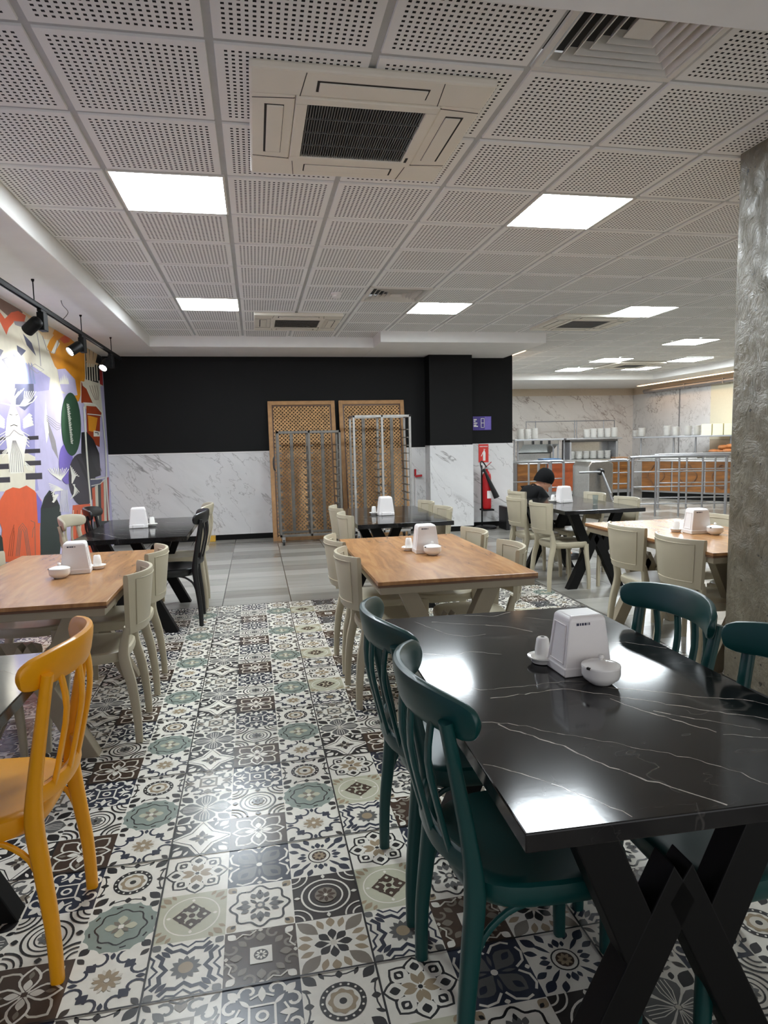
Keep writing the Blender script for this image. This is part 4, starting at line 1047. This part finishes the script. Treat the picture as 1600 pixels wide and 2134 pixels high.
# fire extinguisher on its stand
t = thing('fire_extinguisher', 'red fire extinguisher with a black horn standing by the marble wall', 'fire extinguisher', (3.56, 9.90, 0))
MB().lathe([(.06, .31), (.068, .32), (.07, .34), (.07, .80), (.062, .86), (.035, .90), (.022, .91), (.022, .94)], n=24).build('cylinder', M_red, t, smooth=True)
MB().lathe([(.024, .94), (.024, .97), (.012, .985)], n=14).build('valve', M_steel_mat, t, smooth=True)
MB().sweep([(-.03, 0, .97), (.02, 0, 1.0), (.075, -.01, 1.05)], (.022, .012), n=8).build('handle', M_red, t)
MB().sweep([(0, -.01, .96), (-.08, -.03, 1.06), (-.12, -.05, 1.04), (-.11, -.07, .95), (-.08, -.08, .90)], (.022, .022), n=8, sub=4).build('hose', M_blackplastic, t, smooth=True)
b = MB(); d = Vector((.2, -.02, -.45)).normalized(); R_ = d.to_track_quat('Z', 'Y').to_matrix().to_4x4(); R_.translation = Vector((-.08, -.09, .95))
b.lathe([(.018, 0), (.022, .1), (.034, .3), (.048, .50), (.043, .50)], n=18).xform(R_).build('horn', M_blackplastic, t, smooth=True)
st_ = MB().lathe([(.17, 0), (.17, .025), (.15, .04), (.03, .05)], -.02, .0, 0, 24).build('stand_base', M_blackplastic, t, smooth=True)
MB().tube([(-.075, .02, .04), (-.075, .02, 1.0)], .013).build('stand_post', M_black, t); MB().box(-.09, .09, -.09, .09, .285, .31).build('stand_shelf', M_black, t)
MB().box(-.02, .05, -.0725, -.069, .48, .60).build('instruction_label', M_signw, t)

t = thing('fire_sign', 'red fire extinguisher sign on the marble wall above the extinguisher', 'sign', (3.575, EY-.012, 1.18))
MB().box(-.083, .083, -.006, 0, -.14, .15).build('plate', M_signred, t, bevel=.002)
b = MB(); Pz = lambda pts: b.add([(x, -.0068, z) for x, z in pts], [tuple(range(len(pts)))])
Pz([(-.01, -.115), (.03, -.115), (.032, .01), (.02, .045), (.014, .06), (-.002, .045), (-.012, .01)]); Pz([(-.012, .03), (-.035, -.02), (-.045, -.04), (-.036, -.045), (-.006, .02)]); Pz([(-.004, .065), (.03, .06), (.03, .07), (-.004, .072)])
b.build('extinguisher_symbol', M_signw, t)
b = MB()
for k in range(6): b.box(-.066+k*.023, -.049+k*.023, -.0072, -.006, .105, .118)
b.build('lettering', M_signw, t)
t = thing('notice_sign', 'small purple notice on the black wall above the red fire sign', 'sign', (3.555, EY-.008, 1.66))
MB().box(-.155, .155, -.006, 0, -.11, .11).build('plate', M_purple, t, bevel=.002)
b = MB()
for z, w in ((.05, .05), (.025, .03), (-.005, .06), (-.035, .045), (-.055, .07)): b.box(-.14, -.14+w, -.0075, -.006, z, z+.017)
for p in ((-.02, -.012, -.07, .08), (.03, .038, -.07, .08), (-.02, .038, .072, .08), (-.02, .038, -.07, -.062), (-.012, .03, .0, .008)): b.box(p[0], p[1], -.0075, -.006, p[2], p[3])
b.build('lettering', M_signw, t); MB().box(.045, .145, -.0072, -.006, -.1, .1).build('side_field', M_signlilac, t)
# low bench heater
t = thing('low_bench', 'low bench with a pale top and black ends against the marble wall', 'bench', (4.15, 9.72, 0))
MB().box(-.36, .36, -.15, .15, .30, .345).build('top', M_white, t, bevel=.006)
MB().box(-.33, .33, -.12, .12, .12, .24).build('shelf', M_rack, t, bevel=.004)
for g in (-1, 1): MB().box(g*.37-.03, g*.37+.03, -.16, .16, 0, .36).build('leg', M_blackplastic, t, bevel=.006)
t = MB().box(-.07, .07, -.05, .05, 0, .085).build('door_wedge', M_wallyellow, None, bevel=.006); t.location = (-.70, 9.92, 0); tag(t, 'small yellow block at the foot of the marble wall', 'block')

# ================================================================== PERSON
t = thing('person', 'person in a black beanie and black clothes bending forward on a chair', 'person', (3.13, 7.10, -.012))
def skin(name, joints, edges, M_, parent, lev=2):
    me = bpy.data.meshes.new(name); me.from_pydata([j[:3] for j in joints], edges, []); o = bpy.data.objects.new(name, me); COL.objects.link(o); o.parent = parent
    me.materials.append(M_); me.skin_vertices.new() if hasattr(me.skin_vertices, 'new') and not me.skin_vertices else None
    md = o.modifiers.new('skin', 'SKIN'); md.use_smooth_shade = True
    sv = me.skin_vertices[0].data if me.skin_vertices else None
    if sv:
        for i, j in enumerate(joints): sv[i].radius = (j[3], j[4] if len(j) > 4 else j[3])
        sv[0].use_root = True
    s_ = o.modifiers.new('subsurf', 'SUBSURF'); s_.levels = lev; s_.render_levels = lev
    return o
# body: pelvis, spine, neck, head, arms with hands, legs
J = [(-.08, 0, .52, .10), (-.10, 0, .64, .10), (-.05, 0, .76, .105), (.02, 0, .84, .06), (.07, 0, .885, .045),
     (-.02, -.17, .79, .045), (.08, -.20, .66, .037), (.24, -.13, .62, .030), (.30, -.10, .62, .026),
     (-.02, .17, .79, .045), (.08, .20, .66, .037), (.24, .13, .62, .030), (.30, .10, .62, .026),
     (-.03, -.10, .52, .08), (.34, -.12, .515, .058), (.36, -.12, .28, .045), (.35, -.12, .09, .034), (.45, -.12, .045, .032),
     (-.03, .10, .52, .08), (.34, .12, .515, .058), (.33, .12, .28, .045), (.31, .12, .09, .034), (.41, .12, .045, .032)]
for g, w0 in ((-1, 8), (1, 12)):   # five fingers and a thumb side each
    for k in range(4):
        y = g*(.10-.022*k+.02); J.append((.355, y, .612-.004*k, .0085)); J.append((.385, y*.98, .592, .0075))
    J.append((.325, g*.055, .60, .009)); J.append((.345, g*.04, .585, .008))
E_ = [(0, 1), (1, 2), (2, 3), (3, 4), (2, 5), (5, 6), (6, 7), (7, 8), (2, 9), (9, 10), (10, 11), (11, 12), (0, 13), (13, 14), (14, 15), (15, 16), (16, 17), (0, 18), (18, 19), (19, 20), (20, 21), (21, 22)]
n0 = 23
for g, w0 in ((0, 8), (1, 12)):
    for k in range(5): a = n0+g*10+k*2; E_ += [(w0, a), (a, a+1)]
tmp = skin('body', J, E_, M_skin, t)
dg = bpy.context.evaluated_depsgraph_get(); me_s = bpy.data.meshes.new_from_object(tmp.evaluated_get(dg)); 
sv_, sf_ = [tuple(q.co) for q in me_s.vertices], [tuple(p.vertices) for p in me_s.polygons]
bpy.data.objects.remove(tmp)
Hd = Matrix.Translation((.115, 0, .925)) @ Matrix.Rotation(.55, 4, 'Y')   # head bent down, looking ahead of the knees
b = MB(); rs = []
for z, rx, ry, ox in ((-.115, .03, .028, .035), (-.105, .045, .042, .03), (-.08, .066, .056, .018), (-.04, .082, .068, .006), (0, .092, .073, 0), (.04, .096, .076, -.004), (.075, .088, .070, -.008), (.10, .066, .054, -.01), (.115, .03, .025, -.01)):
    rs.append([(ox+rx*math.cos(2*PI*k/24), ry*math.sin(2*PI*k/24), z) for k in range(24)])
b.rings(rs)
b.rings([[(.080+r*.5*math.cos(2*PI*k/10)+dx, r*math.sin(2*PI*k/10), z) for k in range(10)] for r, dx, z in ((.016, .014, -.032), (.015, .018, -.022), (.010, .010, .0), (.006, .004, .02))])   # nose
for g in (-1, 1): b.rings([[(-.005+.018*math.cos(2*PI*k/12), g*(.062+d), -.01+.03*math.sin(2*PI*k/12)) for k in range(12)] for d in (0, .022)])
b.rings([[(.070+.018*s2, .024*math.cos(2*PI*k/12)*(1-.2*s2), -.063+.010*math.sin(2*PI*k/12)) for k in range(12)] for s2 in (0, 1)])                  # lips
b.xform(Hd); b.add(sv_, sf_)
body = b.build('body', M_skin, t)
rm = body.modifiers.new('remesh', 'REMESH'); rm.mode = 'VOXEL'; rm.voxel_size = .0055; rm.use_smooth_shade = True
for g in (-1, 1): MB().lathe([(.009, 0), (.007, .004), (.001, .006)], .085, g*.03, .006, 10, 'x').xform(Hd).build('eye', M_blackplastic, t)
b = MB(); rs = []
for z, r, ox, dr in ((.012, .106, -.004, .035), (.04, .112, -.008, .03), (.07, .110, -.010, .018), (.10, .096, -.014, .008), (.125, .072, -.016, 0), (.142, .04, -.018, 0), (.147, .012, -.018, 0)):
    rs.append([(ox+r*math.cos(2*PI*k/24), r*.86*math.sin(2*PI*k/24), z-dr*(1-math.cos(2*PI*k/24))) for k in range(24)])
b.rings(rs).xform(Hd).build('beanie', M_cloth, t, smooth=True)
# clothes slightly larger than the body
skin('jacket', [(-.08, 0, .47, .15), (-.10, 0, .56, .15), (-.11, 0, .66, .152), (-.055, 0, .765, .155), (.01, 0, .83, .095), (.045, 0, .868, .068), (-.02, -.17, .79, .085), (.08, -.20, .66, .068), (.16, -.165, .64, .06), (.235, -.132, .62, .054), (-.02, .17, .79, .085), (.08, .20, .66, .068), (.16, .165, .64, .06), (.235, .132, .62, .054)],
     [(0, 1), (1, 2), (2, 3), (3, 4), (4, 5), (3, 6), (6, 7), (7, 8), (8, 9), (3, 10), (10, 11), (11, 12), (12, 13)], M_cloth, t)
tr = skin('trousers', [(-.08, 0, .515, .115), (-.03, -.10, .52, .092), (.345, -.12, .515, .072), (.36, -.12, .28, .058), (.35, -.12, .10, .05), (-.03, .10, .52, .092), (.345, .12, .515, .072), (.33, .12, .28, .058), (.31, .12, .10, .05)],
          [(0, 1), (1, 2), (2, 3), (3, 4), (0, 5), (5, 6), (6, 7), (7, 8)], M_cloth, t)
b = MB()
for k in range(4): b.box(-.03+k*.032, -.012+k*.032, -.198, -.192, .47-k*.035, .535-k*.035)
b.build('letter_print', M_signw, tr)
b = MB(); pts = [(0, -.045), (.05, 0), (.052, .03), (.03, .045), (.008, .03), (-.008, .034), (-.03, .045), (-.052, .03), (-.05, 0)]
b.rings([[(.27+x*.95, yy, .535+z*.95) for x, z in pts] for yy in (-.2, -.192)]).build('heart_print', M_orange, tr)
MB().rings([[(.165+r*math.cos(2*PI*k/14), yy, .535+r*.9*math.sin(2*PI*k/14)) for k in range(14)] for r, yy in ((.03, -.215), (.05, -.2), (.055, -.18), (.03, -.16))]).build('white_patch', M_clothw, tr, smooth=True)
for x, g in ((.40, -1), (.36, 1)):
    MB().rings([[(x+dx*s_, g*.12+dy*s_, z) for dx, dy in [(.13*math.cos(2*PI*k/20)+.01, .047*math.sin(2*PI*k/20)) for k in range(20)]] for s_, z in ((.96, 0), (1, .02), (.95, .05), (.6, .085), (.3, .095))]).build('shoe', M_blackplastic, t, smooth=True)

# ================================================================== KITCHEN SIDE
def rail_panel(label, p, q, zt, nposts, bars, r=.024, group='steel guard rails'):
    """guard rail between two floor points"""
    t = thing('guard_rail', label, 'railing', (p[0], p[1], 0), math.atan2(q[1]-p[1], q[0]-p[0]), group); L = math.hypot(q[0]-p[0], q[1]-p[1])
    MB().tube([(0, 0, 0), (0, 0, zt-.08), (.02, 0, zt-.02), (.08, 0, zt), (L-.08, 0, zt), (L-.02, 0, zt-.02), (L, 0, zt-.08), (L, 0, 0)], r, 12, 2, up=(0, 1, 0)).build('handrail', M_steel_mat, t, smooth=True)
    for k in range(1, nposts-1): MB().tube([(L*k/(nposts-1), 0, 0), (L*k/(nposts-1), 0, zt)], r*.7).build('post', M_steel_mat, t, smooth=True)
    for z in bars: MB().tube([(0, 0, z), (L, 0, z)], .011, 8).build('crossbar', M_steel_mat, t, smooth=True)
    for x in (0, L): MB().lathe([(.05, 0), (.05, .008), (.03, .012)], x, 0, 0, 14).build('foot_plate', M_steel_mat, t)
    return t
rail_panel('steel guard rail behind the person, against the marble wall corner', (4.22, 10.7), (5.02, 10.75), 1.0, 3, (.36, .66))
rail_panel('short steel guard rail between the person and the turnstile', (5.06, 11.3), (5.55, 11.3), .98, 3, (.36, .5, .66))
rail_panel('long steel guard rail right of the turnstile, in front of the counter', (6.42, 10.45), (7.95, 10.05), 1.04, 5, (.22, .52, .78))
rail_panel('short steel hoop rail just right of the turnstile', (6.28, 11.0), (6.62, 10.9), .98, 3, (.3, .55, .75))
rail_panel('steel guard rail at the right, behind the long one, ending at the pillar', (7.55, 11.4), (9.5, 10.75), 1.04, 5, (.22, .5, .76))
t = thing('turnstile', 'brushed steel turnstile cabinet with a tripod arm behind the tables', 'turnstile', (5.85, 10.7, 0))
b = MB(); b.rings([[(x, y, z) for x, z in ((-.20, 0), (-.20, .90), (-.14, .98), (.18, .99), (.27, .94), (.27, 0))] for y in (-.14, .45)]); b.build('cabinet', M_steel, t, bevel=.015)
hb = MB().lathe([(.06, 0), (.06, -.05), (.035, -.08)], .02, -.14, .80, 16, 'y').build('hub', M_blackplastic, t, smooth=True)
for e in ((-.42, -.22, .80), (.14, -.34, .32), (.08, -.40, .44)): MB().tube([(.02, -.2, .80), e], .019, 10).build('arm', M_steel_mat, t, smooth=True)
# counter
t = thing('serving_counter', 'serving counter with brown wood panels and a steel tray rail across the kitchen', 'counter', (5.7, 13.9, 0))
Lc = 2.85
MB().box(0, Lc, .06, .75, 0, .12).build('plinth', M_black, t); MB().box(0, Lc, .02, .75, .12, .86).build('body', M_steel_mat, t)
for k in range(4): MB().box(k*Lc/4+.02, (k+1)*Lc/4-.02, -.004, .02, .2, .84).build('front_panel', M_cwood_red if k in (1,) else M_cwood, t, bevel=.004)
MB().box(-.02, Lc+.02, -.03, .8, .86, .90).build('worktop', M_steel, t, bevel=.004)
for y in (-.1, -.17, -.24): MB().tube([(0, y, .85), (Lc, y, .85)], .014).build('tray_rail', M_steel_mat, t)
t2 = thing('serving_counter', 'angled serving counter with carved wood panels at the right by the pillar', 'counter', (8.62, 13.68, 0), math.atan2(-1.85, 1.15)); L2 = 2.1
MB().box(0, L2, .06, .6, 0, .14).build('plinth', M_black, t2); MB().box(0, L2, .02, .6, .14, .86).build('body', M_steel_mat, t2)
for k in range(3):
    fpn = MB().box(k*L2/3+.02, (k+1)*L2/3-.02, -.004, .02, .18, .85).build('front_panel', M_cwood, t2, bevel=.004)
    b = MB()
    for j in range(24): a = 2*PI*j/24; a2 = 2*PI*(j+1)/24; xc = (k+.5)*L2/3; f_ = lambda a_: (xc+.17*math.cos(a_)*(1+.15*math.cos(4*a_)), -.008, .52+.22*math.sin(a_)*(1+.15*math.cos(4*a_))); b.bar(f_(a), f_(a2), .02, .018, up=(0, 1, 0))
    b.build('carving', M_woodedge, fpn)
MB().box(-.02, L2+.02, -.03, .62, .86, .90).build('worktop', M_steel, t2, bevel=.004)
for y in (-.1, -.2): MB().tube([(0, y, .85), (L2, y, .85)], .014).build('tray_rail', M_steel_mat, t2)
# overhead shelves
def oshelf(label, p, q, posts, z=1.39, d=.35):
    t = thing('plate_shelf', label, 'shelf', (p[0], p[1], 0), math.atan2(q[1]-p[1], q[0]-p[0]), 'steel plate shelves'); L = math.hypot(q[0]-p[0], q[1]-p[1])
    MB().box(0, L, 0, d, z-.035, z).build('board', M_steel_mat, t, bevel=.004)
    for x in posts: MB().tube([(x*L, d/2, .9), (x*L, d/2, z-.035)], .02).build('post', M_steel_mat, t, smooth=True)
    return t
oshelf('overhead steel plate shelf above the left part of the counter', (5.8, 14.25), (7.0, 14.25), (.05, .12, .85, .95))
oshelf('overhead steel plate shelf above the middle of the counter', (7.04, 14.2), (8.45, 14.2), (.02, .98))
oshelf('overhead steel shelf above the angled counter', (8.6, 14.0), (9.75, 12.15), (.05, .4, .62, .95))
t = thing('heated_hutch', 'steel hutch with a dark canopy holding white bowls on the counter', 'hutch', (7.1, 14.15, .9))
MB().box(0, 1.2, 0, .4, .40, .45).build('canopy', M_gap, t, bevel=.01); MB().box(0, 1.2, .36, .4, 0, .4).build('back_panel', M_steel, t)
for x in (0, 1.16): MB().box(x, x+.04, 0, .4, 0, .4).build('side_panel', M_steel_mat, t)
t = thing('extractor_panel', 'grey steel fryer hood panel on the shelf at the left of the kitchen', 'hood', (6.02, 14.26, .85))
MB().add([(x, y, z) for x in (0, .85) for y, z in ((0, .5), (.0, .42), (.4, .2), (.4, .5))], [(0, 1, 2, 3), (7, 6, 5, 4), (0, 4, 5, 1), (1, 5, 6, 2), (2, 6, 7, 3), (3, 7, 4, 0)]).build('hood', M_steel, t)
for k in range(3): MB().box(.2+k*.2, .25+k*.2, -.02, 0, .42, .5).build('knob', M_blackplastic, t)
MB().box(0, .85, .37, .40, .052, .2).build('splash_panel', M_steel, t)
# rail frame on the back wall
t = thing('wall_rack', 'thin steel hanging frame on the pink marble kitchen wall', 'rack', (6.65, 15.6, 0)); 
MB().tube([(0, 0, 0), (0, 0, 1.82), (2.4, 0, 1.82), (2.4, 0, 0)], .016, 8).build('frame', M_steel_mat, t)
for x in (.25, 1.3, 1.36, 2.1): MB().tube([(x, 0, 0), (x, 0, 1.84)], .012, 8).build('hanger', M_steel_mat, t)
# plates
PL = MB().lathe([(.05, 0), (.06, .002), (.085, .012), (.086, .015), (.06, .006), (.001, .005)], n=16).build('plate', M_ceramic, None, smooth=True)
first = [True]
def stack(x, y, z, n, label, dz=.0155):
    for k in range(n):
        if first[0]: o = PL; first[0] = False
        else: o = PL.copy(); COL.objects.link(o)
        o.location = (x, y, z+k*dz); tag(o, label, 'plate', label.replace('white plate', 'plates').replace('white bowl', 'bowls'))
SZ1 = 1.3905
for i, (px_, n, nm) in enumerate(((1075, 12, 'first'), (1092, 13, 'second'), (1108, 14, 'third'))):
    pass
def onshelf(px_, Y, z): p = aty(px_, 905, Y); return p.x, Y, z
for px_, Y, n, nm in ((1084, 14.42, 15, 'in the leftmost stack on the kitchen shelf'), (1099, 14.42, 15, 'in the second stack from the left on the kitchen shelf'), (1113, 14.42, 16, 'in the third stack from the left on the kitchen shelf'),
                      (1222, 14.37, 13, 'in the first stack above the hutch'), (1236, 14.37, 14, 'in the second stack above the hutch'), (1250, 14.37, 14, 'in the third stack above the hutch'), (1265, 14.37, 14, 'in the fourth stack above the hutch'), (1279, 14.37, 15, 'in the fifth stack above the hutch'),
                      (1324, 14.37, 10, 'in the short stack right of the hutch shelf'), (1337, 14.37, 13, 'in the stack at the end of the hutch shelf')):
    stack(*onshelf(px_, Y, SZ1), n, 'white plate '+nm)
an = math.atan2(-1.85, 1.15)
def onwing(s_, off=.17): c, sn = math.cos(an), math.sin(an); return 8.6+s_*c-off*sn, 14.0+s_*sn+off*c
for s_, n, nm in ((.12, 13, 'in the first stack on the angled shelf'), (.72, 15, 'in the second stack on the angled shelf'), (.92, 13, 'in the third stack on the angled shelf'), (1.18, 14, 'in the fourth stack on the angled shelf'), (1.37, 14, 'in the fifth stack, next to the cream cartons')):
    stack(*onwing(s_), SZ1, n, 'white plate '+nm)
for k in range(6): stack(7.22+k*.185, 14.33, .9005, 11, 'white bowl in stack %s from the left inside the hutch' % ('one', 'two', 'three', 'four', 'five', 'six')[k], .017)
for k, lb in enumerate(('cream carton at the left on the angled shelf', 'cream carton in the middle on the angled shelf', 'cream carton at the right on the angled shelf by the pillar')):
    b = MB(); b.box(-.105, .105, -.13, .13, 0, .24); b.cur = 1; b.box(-.106, .106, -.131, .131, .11, .125)
    o = b.build('carton', [M_box, M_cream_panel], None, bevel=.004); o.location = (*onwing(1.62+k*.23), SZ1); o.rotation_euler = (0, 0, an); tag(o, lb, 'carton', 'cream cartons')
# bread display
c, sn = math.cos(an), math.sin(an)
def onc(s_, off): return 8.62+s_*c-off*sn, 13.68+s_*sn+off*c
t = thing('bread_tray', 'grey tray heaped with brown loaves on the counter by the pillar', 'tray', (*onc(1.66, .26), .9005), an)
MB().rings([[(sx*a, sy*d, z) for sx, sy in ((-1, -1), (1, -1), (1, 1), (-1, 1))] for z, a, d in ((0, .27, .17), (.14, .33, .21), (.14, .31, .19), (.01, .26, .16))]).build('basket', M_rack, t)
for k, (dx, dy, dz, r) in enumerate(((-.19, 0, .14, .3), (-.05, .03, .15, -.2), (.1, -.02, .15, .2), (.2, .03, .16, 0), (.0, 0, .23, .5), (.13, .02, .25, -.4))):
    o = MB().lathe([(.002, -.10), (.035, -.085), (.052, -.03), (.054, .03), (.038, .085), (.002, .10)], n=14, axis='x').build('bread_loaf', M_bread, None, smooth=True)
    x, y = onc(1.66+dx, .26+dy); o.location = (x, y, .9005+dz); o.rotation_euler = (0, 0, an+r); tag(o, 'brown bread loaf heaped on the grey tray by the pillar', 'bread', 'loaves on the bread tray')
t = thing('glass_display', 'low steel and glass tray display along the angled counter', 'display', (*onc(.2, .1), .9005), an)
MB().box(0, 1.0, 0, .35, 0, .035).build('tray', M_steel, t); MB().box(0, 1.0, -.01, -.004, .03, .08).build('lip', M_steel_mat, t)
t = MB().box(-.16, .16, -.12, .12, 0, .03).build('chopping_board', M_tan, None, bevel=.006); t.location = (8.05+.35, 14.25, .9005); tag(t, 'brown board on the counter at the right end of the hutch', 'board')
t = MB().rings([[(sx*a, sy*d, z) for sx, sy in ((-1, -1), (1, -1), (1, 1), (-1, 1))] for z, a, d in ((0, .2, .14), (.04, .22, .16), (.04, .21, .15), (.012, .19, .13))]).build('serving_tray', M_blue, None); t.location = (6.55, 14.05, .9005); tag(t, 'blue serving tray on the counter left of the hutch', 'tray')
# pipe near the right wall
t = thing('wall_pipe', 'thick grey pipe running below the soffit along the right kitchen wall', 'pipe', (9.86, 0, 2.54))
MB().tube([(0, 10.6, 0), (0, 15.2, 0), (.03, 15.3, 0), (.13, 15.32, 0)], .05, 14, 3).build('pipe', M_steel_mat, t, smooth=True)
for y in (11.3, 12.6, 13.9): MB().box(-.055, .14, y-.015, y+.015, -.056, .056).build('bracket', M_steel_mat, t)
# warm cove strips
t = thing('cove_light', 'warm light strip under the soffit along the right kitchen wall', 'light strip', (9.6, 12.2, SZ-.012)); MB().box(-.05, .05, -1.9, 3.2, -.008, 0).build('diffuser', M_cove, t); MB().box(-.06, .06, -1.92, 3.22, 0, .01).build('channel', M_white, t)
t = thing('cove_light', 'warm light strip at the corner above the end of the black wall', 'light strip', (4.20, 10.3, CZ-.02)); MB().box(-.1, .12, -.15, .9, -.006, 0).build('diffuser', M_cove, t); MB().box(-.11, .13, -.16, .91, 0, .012).build('channel', M_white, t)
